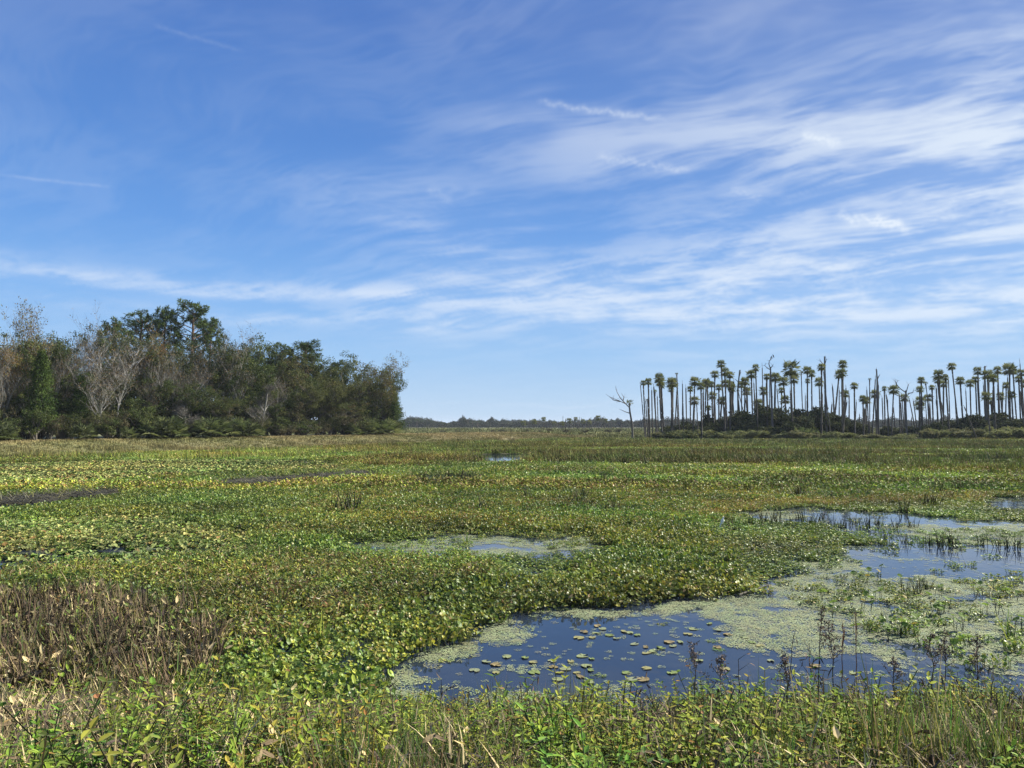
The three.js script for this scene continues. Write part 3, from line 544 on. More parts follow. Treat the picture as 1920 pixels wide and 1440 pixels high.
// ---- the wood on the levee
const FK = {
  bare: [bareTree(11), bareTree(12, { kids: [8, 5, 4, 4] }), bareTree(13, { bark: GREYB }), bareTree(14, { spread: [0.4, 0.45, 0.5, 0.5], up: [0.5, 0.3, 0.1, 0.1] })],
  bareRed: [bareTree(21, { leaves: 0.7, bark: GREYB, leafCol: [[1, RUST], [1, OLIVE], [1, DUN]] }), bareTree(22, { leaves: 1.2, leafCol: [[1, [0.12, 0.07, 0.03]], [2, OLIVE], [1, DUN]], bark: GREYB })],
  bareGold: [bareTree(24, { leaves: 1.1, leafCol: [[2, [0.19, 0.11, 0.035]], [1, OLIVE]] })],
  fork: [bareTree(25, { fork: true, kids: [6, 5, 5, 4], height: 5.5, ratio: [0.95, 0.6, 0.55, 0.5], spread: [0.5, 0.45, 0.5, 0.5], up: [0.45, 0.2, 0.1, 0.1], bark: [0.36, 0.34, 0.30] })],
  spindly: [bareTree(26, { cone: true, kids: [16, 6, 4, 3], from: [0.12, 0.2, 0.2, 0.2], ratio: [0.35, 0.5, 0.5, 0.5], spread: [0.75, 0.5, 0.5, 0.5], up: [0.25, 0.2, 0.1, 0.1], bark: PALE, leaves: 0 })],
  oak: [leafTree(31, { moss: 0.10 }), leafTree(32, { moss: 0.06 }), leafTree(33, { leafCol: [[3, [0.05, 0.07, 0.022]], [1, [0.09, 0.10, 0.032]]] })],
  olive: [leafTree(36, { leafCol: [[3, [0.10, 0.11, 0.036]], [2, [0.135, 0.135, 0.045]], [1, [0.06, 0.07, 0.026]]], leaf: 0.16 }), leafTree(37, { leafCol: [[3, [0.085, 0.10, 0.032]], [1, [0.12, 0.095, 0.038]]], leaf: 0.16 })],
  shrub: [leafTree(41, { height: 1.4, kids: [8, 5, 4], ratio: [0.95, 0.6, 0.5], from: [0.05, 0.1, 0.1], clump: 24, size: 0.3, leaf: 0.11 }), leafTree(42, { height: 1.4, kids: [8, 5, 4], ratio: [0.95, 0.6, 0.5], from: [0.05, 0.1, 0.1], clump: 22, size: 0.3, leaf: 0.11, leafCol: [[2, [0.09, 0.085, 0.04]], [1, [0.12, 0.10, 0.05]], [1, [0.05, 0.055, 0.026]]] }),
    leafTree(43, { height: 1.4, kids: [8, 5, 4], ratio: [0.95, 0.6, 0.5], from: [0.05, 0.1, 0.1], clump: 24, size: 0.3, leaf: 0.11, leafCol: [[2, [0.13, 0.135, 0.05]], [1, [0.07, 0.085, 0.03]]] })],
  brush: [0, 1, 2].map((i) => leafTree(44 + i, { height: 1.2, kids: [9, 5, 4], ratio: [1.0, 0.6, 0.5], from: [0.05, 0.1, 0.1], clump: 30, size: 0.42, leaf: 0.2, leafCol: [[[3, [0.05, 0.062, 0.026]], [1.5, [0.10, 0.105, 0.04]]], [[2, [0.17, 0.17, 0.065]], [1, [0.22, 0.20, 0.08]], [1, [0.10, 0.11, 0.04]]], [[2, [0.20, 0.21, 0.07]], [1, [0.12, 0.135, 0.045]]]][i] })),
  pine: [pineTree(51), pineTree(52)], cone: [coneTree(56), coneTree(57)],
};
// landmarks that set look-alikes apart
const byWood = (px) => px < 112 ? 'beside the green cedar' : px < 280 ? 'near the forked white tree' : px < 430 ? 'below the tallest pines' : px < 530 ? 'near the slim grey bare tree' : px < 640 ? 'below the wide crowned pine' : 'near the russet end tree';
const byGrove = (px) => px < 1290 ? 'close to the lone dead tree' : px < 1400 ? 'between lone dead tree and bird snag' : px < 1500 ? 'near the bird snag' : px < 1640 ? 'between bird snag and antler snag' : px < 1760 ? 'near the antler snag' : 'beyond the antler snag';
const WOODS = 'trees of the wood on the levee';
function forestTree(px, topPy, wPx, type, s, name, label, cat = 'tree', group = WOODS, mats) {
  const k = (px - 960) / F, D = (83.36 - s) / (0.515 - 0.857 * k), x = k * D, z = -D, y = ground(x, z) - 0.05, top = EYE + D * (HORIZON - topPy) / F, ks = FK[type], n = (taken[name] ?? -1) + 1;
  return addTree(name, ks[n % ks.length], V3(x, y, z), top - y, wPx * D / F, n * 2.1 + px, label, cat, group, mats);
}
{
  const oakL = (x, s) => `${s < -8 ? 'rear' : 'front'} dark evergreen oak of the wood ${byWood(x)}`, bareL = (x, s) => `${s < -5.2 ? 'tall' : 'lower'} leafless pale barked tree of the wood ${byWood(x)}`;
  // the body of the wood
  for (const [x, y, w, s] of [[-130, 610, 190, -9], [-40, 618, 170, -12], [45, 630, 150, -10], [110, 632, 150, -15], [165, 622, 150, -9], [225, 612, 150, -16], [262, 618, 160, -10], [320, 606, 160, -14], [365, 622, 150, -9], [415, 620, 150, -13], [452, 628, 150, -9], [500, 642, 140, -11], [545, 645, 140, -12], [610, 655, 160, -10], [650, 668, 150, -8], [690, 682, 130, -9], [570, 655, 150, -9], [520, 650, 130, -13], [720, 735, 80, -6], [80, 690, 130, -6], [300, 690, 140, -6], [540, 705, 120, -6], [130, 720, 110, -5], [400, 705, 120, -5], [20, 700, 120, -4.5], [250, 715, 110, -4], [345, 712, 110, -4.2], [465, 715, 100, -4], [510, 722, 100, -4], [170, 690, 120, -7], [30, 650, 130, -7], [200, 655, 120, -8], [290, 650, 120, -8], [430, 650, 130, -7], [480, 660, 120, -7], [90, 612, 140, -12], [-10, 600, 140, -14], [120, 665, 110, -7]])
    forestTree(x, y, w, 'oak', s, 'oak_tree', oakL(x, s));
  for (const [x, y, w, s] of [[600, 672, 175, -4], [655, 680, 160, -3.4], [560, 715, 140, -3], [410, 728, 100, -2.5], [700, 705, 110, -4], [625, 735, 120, -2.2]]) forestTree(x, y, w, 'olive', s, 'olive_green_tree', `rounded olive green tree fronting the wood ${byWood(x)}`);
  for (const [x, y, w, s] of [[-60, 590, 120, -5], [130, 560, 100, -8], [172, 572, 90, -10], [8, 605, 90, -3.5], [290, 640, 100, -5], [325, 600, 90, -4.5], [385, 618, 110, -6], [445, 598, 105, -5], [412, 600, 60, -9], [95, 620, 100, -6], [240, 590, 90, -11], [200, 640, 110, -5.5], [155, 650, 90, -5], [350, 655, 100, -4], [270, 700, 70, -3.5], [520, 690, 80, -3.5], [60, 690, 90, -4], [-20, 660, 110, -3]])
    forestTree(x, y, w, 'bare', s, 'bare_tree', bareL(x, s));
  forestTree(222, 604, 150, 'fork', -3.2, 'forked_tree', 'white barked leafless tree forking low in front of the wood');
  forestTree(183, 683, 125, 'bare', -1.6, 'spreading_bare_tree', 'small bare tree with wide low boughs at the wood edge');
  forestTree(490, 715, 62, 'spindly', -1.4, 'spindly_bare_tree', 'slim grey bare tree with short upswept twigs before dark oaks');
  forestTree(352, 745, 60, 'spindly', -1.2, 'spindly_bare_tree', 'short twiggy grey sapling above the palmettos');
  for (const [x, y, w, s, l] of [[52, 553, 95, -7, 'tall bare tree keeping rusty leaves at its top'], [702, 656, 110, -3.5, 'russet leaved tree at the open end of the wood'], [555, 660, 100, -7, 'tree with russet leaves under the pine crown'], [655, 700, 80, -5, 'thin russet tree behind the olive green trees']]) forestTree(x, y, w, 'bareRed', s, 'russet_tree', l);
  forestTree(18, 615, 75, 'bareGold', -4.5, 'golden_tree', 'tree with orange brown leaves beside the green cedar');
  forestTree(262, 600, 90, 'bareGold', -8, 'golden_tree', 'tree with orange brown leaves below the pine crowns');
  for (const [x, y, w, s, l] of [[358, 558, 110, -13, 'tallest pine, its broad crown above the wood'], [305, 566, 75, -15, 'pine with small round crown next to the tallest pine'], [262, 578, 100, -18, 'pine rising dark behind bare white trees'], [210, 592, 90, -17, 'lower dark pine behind bare twigs'], [392, 590, 60, -14, 'slender pine beside the tallest pine'], [572, 632, 100, -9, 'pine with wide dense crown above the oaks'], [528, 640, 70, -11, 'narrow pine beside the wide crowned pine'], [630, 672, 50, -9, 'small pine top between oaks and russet tree']]) forestTree(x, y, w, 'pine', s, 'pine_tree', l);
  forestTree(76, 652, 82, 'cone', -2, 'cedar_tree', 'bright green conical cedar at the wood edge');
  forestTree(150, 700, 60, 'cone', -2.5, 'cedar_tree', 'smaller thin cedar behind the low spreading bare tree');
  forestTree(738, 732, 62, 'cone', -2.2, 'cedar_tree', 'dark cedar ending the wood beside the open marsh');
  forestTree(718, 700, 70, 'olive', -3, 'olive_green_tree_end', 'olive green tree crowded against the last cedar').name = numbered('olive_green_tree');
  const r = rng(83);
  for (let x = -120; x < 745; x += 21) { const s = -0.6 - 2.4 * r(); forestTree(x + 14 * (r() - 0.5), 798 - 26 * r() - (x < 300 ? 14 : 0), 46 + 30 * r(), 'shrub', s, 'edge_shrub', `low shrub at the foot of the wood ${byWood(x)}`, 'shrub', 'shrubs along the foot of the wood'); }
  for (let x = -110; x < 735; x += 26) forestTree(x + 20 * r(), 728 + 30 * r(), 80 + 30 * r(), 'shrub', -4 - 5 * r(), 'tall_understory_shrub', `tall shaded shrub inside the wood ${byWood(x)}`, 'shrub', 'understory shrubs of the wood');
}

// ---- palms, snags and brush of the grove across the marsh
const crowns = [palmCrown(1, 8, 32, -1.1), palmCrown(2, 10, 30, -0.9), palmCrown(3, 6, 28, -1.0), palmCrown(4, 12, 30, -1.3)], sparse = [palmCrown(5, 8, 10, -0.2), palmCrown(6, 5, 12, 0)];
const trunks = [palmTrunk(1), palmTrunk(2), palmTrunk(3), palmTrunk(4)], stumps = [palmTrunk(5, true), palmTrunk(6, true), palmTrunk(7, true)];
const fans = variants(3, (r, i) => palmCrown(60 + i, 2, 20, -0.05, [[3, [0.11, 0.14, 0.045]], [2, [0.19, 0.21, 0.075]], [2, [0.05, 0.062, 0.022]]]));
function groveAt(px, D) { const x = (px - 960) / F * D; return V3(x, Math.max(ground(x, -D), 0.02) - 0.08, -D); }
const heightAt = (py, D) => EYE + D * (HORIZON - py) / F;
function standing(name, bx, tx, ty, D, trunkGeo, tip, rad, label, cat, group, crown, crownR) {
  const o = new THREE.Group(), base = groveAt(bx, D), X = (tx - 960) / F * D, H = heightAt(ty, D) - base.y; o.name = numbered(name); o.position.copy(base);
  const m = new THREE.Mesh(trunkGeo, M.bark); m.name = 'trunk';
  const lean = X - base.x - tip.x;                                 // shear the shaft over so that its head leans
  m.matrixAutoUpdate = false; m.matrix.set(rad, lean, 0, 0, 0, H, 0, 0, 0, 0, rad, 0, 0, 0, 0, 1); m.matrix.elements[0] = rad; o.add(m);
  if (crown) { const c = new THREE.Mesh(crown, M.frond); c.name = 'crown'; c.position.set(tip.x * rad + lean * tip.y, H * tip.y, 0); c.scale.setScalar(crownR); c.rotation.y = bx * 1.7; o.add(c); }
  tag(o, label, cat, group); scene.add(shade(o)); return o;
}
const zA = (l) => l.map(([bx, tx, ty, r, D]) => [1120 + bx / 4.8, 1120 + tx / 4.8, 660 + ty / 4.8, r / 4.8, D]), zB = (l) => l.map(([bx, tx, ty, r, D]) => [1520 + bx / 4.8, 1520 + tx / 4.8, 660 + ty / 4.8, r / 4.8, D]);
{
  const palms = [...zA([[435, 415, 275, 36, 146], [470, 460, 265, 38, 152], [525, 520, 355, 26, 143], [582, 557, 232, 48, 145], [600, 578, 297, 36, 158], [662, 672, 275, 50, 148], [685, 665, 335, 32, 156], [740, 718, 198, 20, 155], [855, 880, 262, 50, 147], [935, 935, 305, 48, 145], [835, 838, 332, 30, 162], [1035, 1030, 290, 34, 165], [1040, 1062, 197, 50, 160], [1150, 1118, 106, 42, 150], [1090, 1096, 316, 40, 158], [1168, 1150, 178, 42, 154], [1192, 1196, 203, 44, 150], [1218, 1196, 322, 32, 164], [1010, 1000, 502, 28, 160],
    [1440, 1430, 138, 44, 148], [1397, 1390, 197, 46, 152], [1320, 1332, 262, 52, 158], [1300, 1298, 295, 36, 164], [1500, 1500, 347, 46, 166], [1525, 1530, 218, 42, 152], [1590, 1606, 227, 50, 160], [1715, 1678, 262, 62, 156], [1756, 1746, 145, 76, 150], [1778, 1772, 243, 50, 162], [1850, 1840, 187, 26, 158], [1890, 1895, 163, 44, 154], [1880, 1896, 257, 30, 168], [1655, 1660, 342, 30, 170], [462, 452, 437, 22, 168], [1375, 1268, 350, 22, 170]]),
  ...zB([[8, 14, 190, 40, 158], [90, 105, 132, 46, 146], [290, 296, 107, 42, 154], [280, 286, 187, 52, 150], [190, 262, 200, 40, 160], [390, 397, 302, 38, 147], [470, 471, 417, 44, 147], [525, 536, 247, 16, 150], [665, 666, 327, 28, 164], [718, 750, 337, 46, 148], [1000, 1000, 252, 38, 158], [976, 986, 332, 46, 147], [1092, 1040, 282, 22, 160], [1100, 1096, 316, 32, 158], [1182, 1160, 202, 50, 150], [1190, 1148, 254, 40, 160], [1242, 1221, 226, 40, 150], [1332, 1281, 127, 40, 156], [1372, 1351, 256, 52, 158], [1440, 1440, 282, 40, 164], [1527, 1513, 167, 46, 160], [1495, 1490, 246, 32, 166], [1600, 1600, 202, 56, 152], [1655, 1651, 232, 60, 141], [1703, 1691, 162, 40, 162], [1612, 1581, 392, 52, 144], [1788, 1800, 152, 60, 158], [1855, 1830, 172, 42, 168], [1742, 1766, 296, 42, 160], [1886, 1881, 242, 36, 162], [1822, 1811, 382, 46, 150], [1925, 1906, 187, 38, 154], [1960, 1975, 160, 46, 152], [2010, 2040, 230, 50, 158], [2100, 2090, 180, 44, 160]])];
  palms.forEach(([bx, tx, ty, r, D], i) => {
    const small = r < 5.6, t = trunks[i % 4], R = r * D / F * (0.8 + 0.38 * ((i * 61) % 17) / 17), lean = Math.abs(tx - bx) > 6;
    const label = `${small ? 'thin cabbage palm with small sparse crown' : lean ? 'leaning cabbage palm with full green crown' : ty > 735 ? 'short cabbage palm with low fan crown' : ty < 700 ? 'tallest upright cabbage palm with full crown' : 'upright cabbage palm with full green crown'} ${byGrove(tx)}`;
    standing('palm_tree', bx, tx, ty + r * 0.1, D, t.geo, t.tip, small ? 0.6 : 0.78 + 0.25 * ((i * 29) % 11) / 11, label, 'palm tree', 'palms of the grove across the marsh', small ? sparse[i % 2] : crowns[i % 4], R);
  });
  const snags = [...zA([[430, 390, 300, 0, 145], [495, 490, 342, 0, 150], [548, 540, 400, 0, 155], [775, 768, 286, 0, 146], [802, 798, 322, 0, 158], [905, 894, 466, 0, 145], [950, 950, 366, 0, 160], [1060, 1055, 482, 0, 162], [732, 714, 390, 0, 160], [1490, 1490, 142, 0, 156], [1866, 1873, 392, 0, 158], [455, 436, 440, 0, 162], [762, 768, 330, 0, 162], [1360, 1350, 310, 0, 166], [1420, 1412, 280, 0, 160], [1545, 1555, 240, 0, 164], [1130, 1150, 470, 0, 150]]),
  ...zB([[130, 129, 282, 0, 158], [250, 260, 342, 0, 164], [206, 204, 332, 0, 164], [176, 122, 180, 0, 152], [545, 588, 246, 0, 147], [520, 508, 340, 0, 152], [605, 615, 300, 0, 154], [606, 580, 450, 0, 162], [650, 644, 412, 0, 166], [690, 694, 430, 0, 150], [800, 800, 382, 0, 158], [822, 810, 456, 0, 146], [962, 925, 442, 0, 156], [1046, 1034, 442, 0, 166], [1080, 1072, 462, 0, 164], [1405, 1400, 352, 0, 162], [1910, 1897, 108, 0, 148], [1785, 1780, 232, 0, 166], [1492, 1385, 500, 0, 140], [386, 412, 452, 0, 150], [268, 326, 452, 0, 152], [950, 890, 430, 0, 160], [1250, 1247, 250, 0, 154], [1310, 1300, 330, 0, 160], [1690, 1688, 330, 0, 160], [1570, 1560, 300, 0, 164], [440, 437, 560, 0, 172], [1160, 1130, 450, 0, 166], [760, 745, 500, 0, 168], [905, 905, 590, 0, 170]])];
  snags.forEach(([bx, tx, ty, , D], i) => {
    const s = stumps[i % 3], lean = Math.abs(tx - bx) > 6, tall = ty < 722;
    standing('palm_snag', bx, tx, ty, D, s.geo, s.tip, 0.6 + 0.3 * ((i * 37) % 10) / 10, `${lean ? 'leaning' : tall ? 'tall upright' : 'short upright'} headless dead palm trunk ${byGrove(tx)}`, 'dead tree', 'dead palm trunks of the grove');
  });
}
{ // the grove goes on behind: more shafts between the palms
  const r = rng(97);
  for (let i = 0; i < 66; i++) {
    const px = 1215 + 720 * r(), D = 162 + 26 * r(), top = 716 + 66 * r() * r() + (px > 1600 && px < 1740 ? 22 : 0), dx = (r() - 0.5) * 14, crown = r() < 0.3, t = crown ? trunks[i % 4] : stumps[i % 3];
    standing(crown ? 'rear_palm' : 'rear_snag', px, px + dx, top, D, t.geo, t.tip, 0.8 + 0.4 * r(), `${crown ? 'rear cabbage palm' : 'rear dead palm shaft'} half hidden behind the grove ${byGrove(px)}`, crown ? 'palm tree' : 'dead tree', crown ? 'palms at the rear of the grove' : 'dead shafts at the rear of the grove', crown ? crowns[i % 4] : null, 1.0 + 0.3 * r());
  }
}
// dead trees with drawn boughs: polylines in photo pixels on the plane of the tree's own distance
function deadTree(name, D, lines, label, birds) {
  const s = new Shape3(), r = rng(lines.length * 7 + Math.round(lines[0][0][0])), at = ([x, y], dz = 0) => V3((x - 960) / F * (D + dz), heightAt(y, D + dz), -(D + dz)), base = at(lines[0][0]); base.y = Math.max(0, ground(base.x, base.z)) - 0.1;
  const twigs = new Shape3();
  lines.forEach((l, k) => {
    const bend = k ? (r() - 0.5) * 3 : 0, pts = l.map(([x, y], i) => at([x, y], bend * i / l.length)); if (!k) pts[0].copy(base);
    const r0 = k ? 0.11 : 0.24, r1 = k ? 0.02 : 0.13;
    for (let i = 0; i + 1 < pts.length; i++) {
      const c = vary(r, [0.14, 0.125, 0.11], 0.15), n = pts.length - 1; s.tube(pts[i].clone().sub(base), pts[i + 1].clone().sub(base), lerp(r0, r1, i / n), lerp(r0, r1, (i + 1) / n), 5, c);
      if (k && i) for (let j = 0; j < 2; j++) twigs.tube(pts[i].clone().sub(base), pts[i].clone().sub(base).add(randDir(r, 0.5).multiplyScalar(0.5 + 0.7 * r())), 0.03, 0.008, 3, c);
    }
  });
  const o = new THREE.Group(); o.name = numbered(name); o.position.copy(base);
  for (const [g, n] of [[s, 'trunk'], [twigs, 'twigs']]) if (g.p.length) { const m = new THREE.Mesh(g.geo(), M.bark); m.name = n; o.add(m); }
  tag(o, label, 'dead tree'); scene.add(shade(o)); return at;
}
deadTree('dead_tree', 148, [[[1186, 820], [1185, 796], [1181, 772], [1180, 764]], [[1180, 764], [1173, 757], [1160, 751], [1145, 745], [1136, 739]], [[1173, 757], [1163, 746], [1157, 735], [1154, 723]], [[1168, 752], [1170, 745], [1165, 737]], [[1181, 775], [1172, 772], [1161, 767]], [[1163, 753], [1150, 750], [1142, 743]]], 'lone dead tree with long bare boughs at the grove end');
standing('palm_tree', 1186, 1180, 756, 149, trunks[1].geo, trunks[1].tip, 0.7, 'small palm crown showing through the lone dead tree boughs', 'palm tree', null, sparse[0], 0.8);
const perch = deadTree('dead_tree', 151, [[[1448, 812], [1447, 740], [1446, 700], [1446, 688]], [[1446, 692], [1443, 682], [1444, 676], [1449, 672], [1453, 668]], [[1446, 693], [1440, 690], [1435, 685], [1438, 680]], [[1446, 690], [1450, 686], [1451, 682]]], 'dead snag with crooked top boughs where two birds perch');
deadTree('dead_tree', 152, [[[1699, 818], [1698, 765], [1699, 732]], [[1699, 736], [1688, 728], [1681, 720], [1684, 714], [1688, 713]], [[1699, 738], [1704, 722], [1704, 719]], [[1703, 738], [1712, 736], [1715, 728]], [[1684, 724], [1680, 716], [1679, 711]], [[1698, 748], [1680, 740], [1664, 735]]], 'grey dead snag with forked antler like boughs above the brush');
deadTree('dead_tree', 158, [[[1646, 800], [1645, 740], [1646, 715], [1645, 692]], [[1646, 712], [1650, 704], [1652, 701]], [[1645, 706], [1646, 696], [1645, 690]]], 'slim dead pole with wispy twigs above short snags');
deadTree('dead_tree', 156, [[[1549, 800], [1548, 700], [1548, 668]], [[1548, 686], [1541, 678], [1538, 672]], [[1548, 684], [1551, 674], [1549, 666]]], 'thin bare twig pole rising over a palm crown');
deadTree('dead_tree', 164, [[[1384, 800], [1384, 730], [1388, 694]], [[1385, 716], [1378, 710]], [[1386, 708], [1390, 698], [1389, 692]]], 'thin crooked dead pole beside the double palm crowns');
deadTree('dead_tree', 160, [[[1849, 800], [1848, 710], [1849, 686]], [[1849, 692], [1846, 688]], [[1849, 690], [1853, 685]]], 'thin dead pole topped by a small twig fork');
// two dark birds on the snag and a white one among the reeds
const egretAt = onLevel(1354, 992); egretAt.y = 0.12;
for (const [p, f, l, col, size] of [[perch([1447.2, 672.5]), 1, 'dark bird perched on the lower bend of the snag', [0.02, 0.019, 0.018], 1], [perch([1451.8, 669.5]), -1, 'dark bird perched at the very tip of the snag', [0.02, 0.019, 0.018], 1], [egretAt, 1, 'small white bird standing beside dark reed clumps at the pond', [0.75, 0.74, 0.70], 0.4]]) {
  const s = new Shape3(), ring = (c, rx, ry, n = 8) => [...Array(n)].map((_, i) => V3(c.x + Math.cos(i / n * 6.283) * rx, c.y, c.z + Math.sin(i / n * 6.283) * ry));
  const prof = [[0.00, -0.10, 0.02, 0.03], [0.10, -0.02, 0.08, 0.07], [0.24, 0.02, 0.12, 0.10], [0.38, 0.05, 0.10, 0.085], [0.46, 0.08, 0.045, 0.045], [0.52, 0.10, 0.05, 0.045], [0.57, 0.12, 0.03, 0.03], [0.59, 0.12, 0.004, 0.004]];
  const rings = prof.map(([h, dx, rx, rz]) => ring(V3(dx * f, h, 0), rx, rz));
  for (let i = 0; i + 1 < rings.length; i++) for (let j = 0; j < 8; j++) s.quad(rings[i][j], rings[i][(j + 1) % 8], rings[i + 1][(j + 1) % 8], rings[i + 1][j], col);
  s.tube(V3(0.13 * f, 0.54, 0), V3(0.24 * f, 0.52, 0), 0.022, 0.003, 5, [0.1, 0.09, 0.07]);                        // bill
  s.tube(V3(-0.08 * f, 0.10, 0), V3(-0.17 * f, -0.16, 0), 0.05, 0.03, 5, col);                                       // tail
  for (const q of [-0.035, 0.035]) s.tube(V3(0.01 * f, 0.06, q), V3(0.02 * f, size < 1 ? -0.3 : -0.07, q), 0.014, 0.012, 4, [0.05, 0.045, 0.04]);
  const m = new THREE.Mesh(s.geo(), M.dry); m.name = numbered('bird'); m.position.copy(p); m.scale.setScalar(size); tag(m, l, 'bird'); scene.add(shade(m));
}
{
  // brush under the palms
  const r = rng(91);
  const brush = (px, topPy, wPx, D, v, name, label, group) => { const p = groveAt(px, D), k = FK.brush[v]; addTree(name, k, p, heightAt(topPy, D) - p.y, wPx * D / F, px, label, 'shrub', group, v ? { crown: M.frond } : undefined); };
  for (const [x, y, w, D] of [[1395, 766, 80, 158], [1425, 756, 80, 155], [1460, 760, 80, 157], [1495, 762, 70, 156], [1530, 758, 60, 158], [1550, 770, 60, 160], [1570, 776, 50, 158], [1280, 788, 50, 158], [1325, 774, 36, 162], [1345, 790, 60, 156], [1780, 784, 70, 154], [1830, 774, 80, 158], [1880, 770, 90, 160], [1940, 768, 90, 158], [1990, 772, 90, 158], [1410, 790, 60, 150], [1475, 788, 60, 150], [1300, 795, 46, 152], [1750, 790, 50, 150], [1260, 796, 40, 160], [1365, 778, 60, 160], [1590, 782, 50, 160], [1610, 790, 44, 158], [1665, 797, 40, 162], [1700, 797, 44, 164], [1900, 784, 60, 150]])
    brush(x, y, w, D, 0, 'dark_brush', `dense dark evergreen brush under palms ${byGrove(x)}`, 'dark brush of the grove');
  for (let x = 1236; x < 2010; x += 15) brush(x + 10 * (r() - 0.5), (x > 1585 && x < 1735 ? 811 : 804) + 9 * r() - (x > 1740 ? 8 : 0), 34 + 22 * r(), 141 + 8 * r(), 1 + Math.floor(r() * 2), 'pale_brush', `low olive brush along the grove edge ${byGrove(x)}`, 'low brush before the grove');
  for (let x = 1290; x < 2010; x += 22) brush(x + 14 * (r() - 0.5), (x > 1585 && x < 1735 ? 803 : 790) + 9 * r(), 44 + 22 * r(), 158 + 14 * r(), Math.floor(r() * 3), 'back_brush', `olive brush between trunks behind the grove edge ${byGrove(x)}`, 'brush between the palm trunks');
  // palmettos: before the wood and in the grove
  const palmetto = (p, R, label, group, i) => { const m = new THREE.Mesh(fans[i % 3], M.frond); const o = new THREE.Group(); o.name = numbered('palmetto'); o.position.copy(p); m.name = 'fronds'; m.scale.setScalar(R); m.position.y = R * 0.25; m.rotation.y = i * 1.3; o.add(m); tag(o, label, 'palmetto', group); scene.add(shade(o)); };
  [[285, 2.0], [303, 2.4], [318, 2.3], [335, 1.6], [383, 2.0], [398, 2.3], [412, 2.0], [432, 1.8], [452, 2.2], [468, 2.1], [480, 1.5], [662, 1.7], [683, 2.2], [698, 2.4], [712, 2.2], [728, 2.3], [157, 1.6], [5, 1.7], [-20, 2.0], [240, 1.3]].forEach(([px, R], i) => {
    const k = (px - 960) / F, D = (83.36 - 0.4) / (0.515 - 0.857 * k), x = k * D; palmetto(V3(x, ground(x, -D), -D), R * 0.95, `fan leaved palmetto at the wood foot ${byWood(px)}`, 'palmettos at the foot of the wood', i); });
  [[1372, 1.6], [1395, 1.8], [1440, 1.7], [1488, 2.2], [1500, 2.0], [1515, 2.1], [1528, 1.6], [1268, 1.3], [1750, 1.8], [1765, 1.6], [1800, 1.7], [1815, 1.5], [1540, 1.5], [1470, 1.5]].forEach(([px, R], i) => palmetto(groveAt(px, 147 + (i % 4)), R, `fan leaved palmetto in grove brush ${byGrove(px)}`, 'palmettos in the palm grove', i + 1));
}
{
  // ---- the far shore: woods that read as one mass, with far palms and poles before them
  const r = rng(101), g = coverGroup('distant_treeline', 'distant blue grey line of woods along the horizon', 'woods');
  const crownG = variants(4, (q) => { const c = new Shape3(), R = 3.2; for (let k = 0; k < 34; k++) { const q2 = q() * 6.283, d = Math.sqrt(q()) * R, o = V3(Math.cos(q2) * d, 2 + 5.2 * q() * (1 - 0.5 * (d / R) ** 2), Math.sin(q2) * d), col = pick(q, [[2, [0.045, 0.055, 0.026]], [1, [0.075, 0.07, 0.04]], [1, [0.03, 0.042, 0.02]]]); for (let i = 0; i < 22; i++) c.leaf(o.clone().add(randDir(q).multiplyScalar(1.1)), randDir(q), randDir(q, 0.6), 0.8, 0.6, vary(q, col, 0.3), 0.1, 1); } c.tube(V3(0, -0.5, 0), V3(0, 4, 0), 0.2, 0.1, 4, DARKB); return c.geo(); });
  const list = [];
  for (let px = 600; px < 2100; px += 4.2) for (let k = 0; k < 3; k++) {
    const D = 640 + k * 45 + 30 * r(), x = (px + 4 * r() - 960) / F * D, rise = 0.8 + 0.8 * fbm(px * 0.02, k + 3, 3) + (px > 760 && px < 830 ? 0.35 * Math.exp(-(((px - 785) / 22) ** 2)) : 0) + (px > 1080 ? 0.12 : 0);
    list.push([x, ground(x, -D) - 0.3, -D, 0.9 * (0.8 + 0.5 * r()), [1, 1, 1], 0.05, Math.max(0.35, rise * (0.75 + 0.4 * r()))]);
  }
  scatter(g, 'tree_clump', crownG, M.tree, list);
  // far pines standing out of the line
  for (const [px, py, D] of [[782, 785, 640], [793, 787, 650], [806, 788, 650], [768, 788, 640], [886, 789, 650], [896, 788, 640], [830, 791, 650], [1118, 787, 640], [1132, 786, 640], [1150, 787, 650], [1165, 788, 660], [1000, 791, 650], [950, 792, 650]]) { const p = groveAt(px, D); addTree('distant_pine', FK.pine[(px | 0) % 2], p, heightAt(py, D) - p.y, 6.5, px, 'distant pine crown standing above the horizon woods', 'tree', 'pines above the distant woods'); }
  for (let i = 0; i < 44; i++) {
    const px = i < 16 ? 982 + i * 4.6 + 3 * r() : 1050 + (i - 16) * 3.5 + 3 * r(), D = 330 + 90 * r(), top = 781 + 14 * r() + (i < 16 ? 5 : 0), palm = i % 4 === 0, t = palm ? trunks[i % 4] : stumps[i % 3];
    standing(palm ? 'distant_palm' : 'distant_snag', px, px + (r() - 0.5) * 1.5, top, D, t.geo, t.tip, 1, palm ? 'distant palm on a thin trunk far out in the marsh' : 'distant dead trunk standing far out in the open marsh', palm ? 'palm tree' : 'dead tree', palm ? 'distant palms' : 'distant dead trunks', palm ? crowns[i % 4] : null, 1.3);
  }
  for (const [px, py, w, D] of [[945, 803, 34, 215], [985, 803, 28, 222], [830, 805, 18, 230], [1030, 801, 14, 250], [1062, 802, 24, 235], [1098, 803, 20, 230], [1140, 803, 22, 240], [1160, 802, 18, 250], [925, 804, 16, 225], [1010, 805, 18, 240], [860, 805, 12, 240]]) { const p = groveAt(px, D); addTree('marsh_bush', FK.shrub[1], p, heightAt(py, D) - p.y, w * D / F, px, 'lone grey green bush out in the open marsh meadow', 'shrub', 'bushes in the open meadow'); }
}

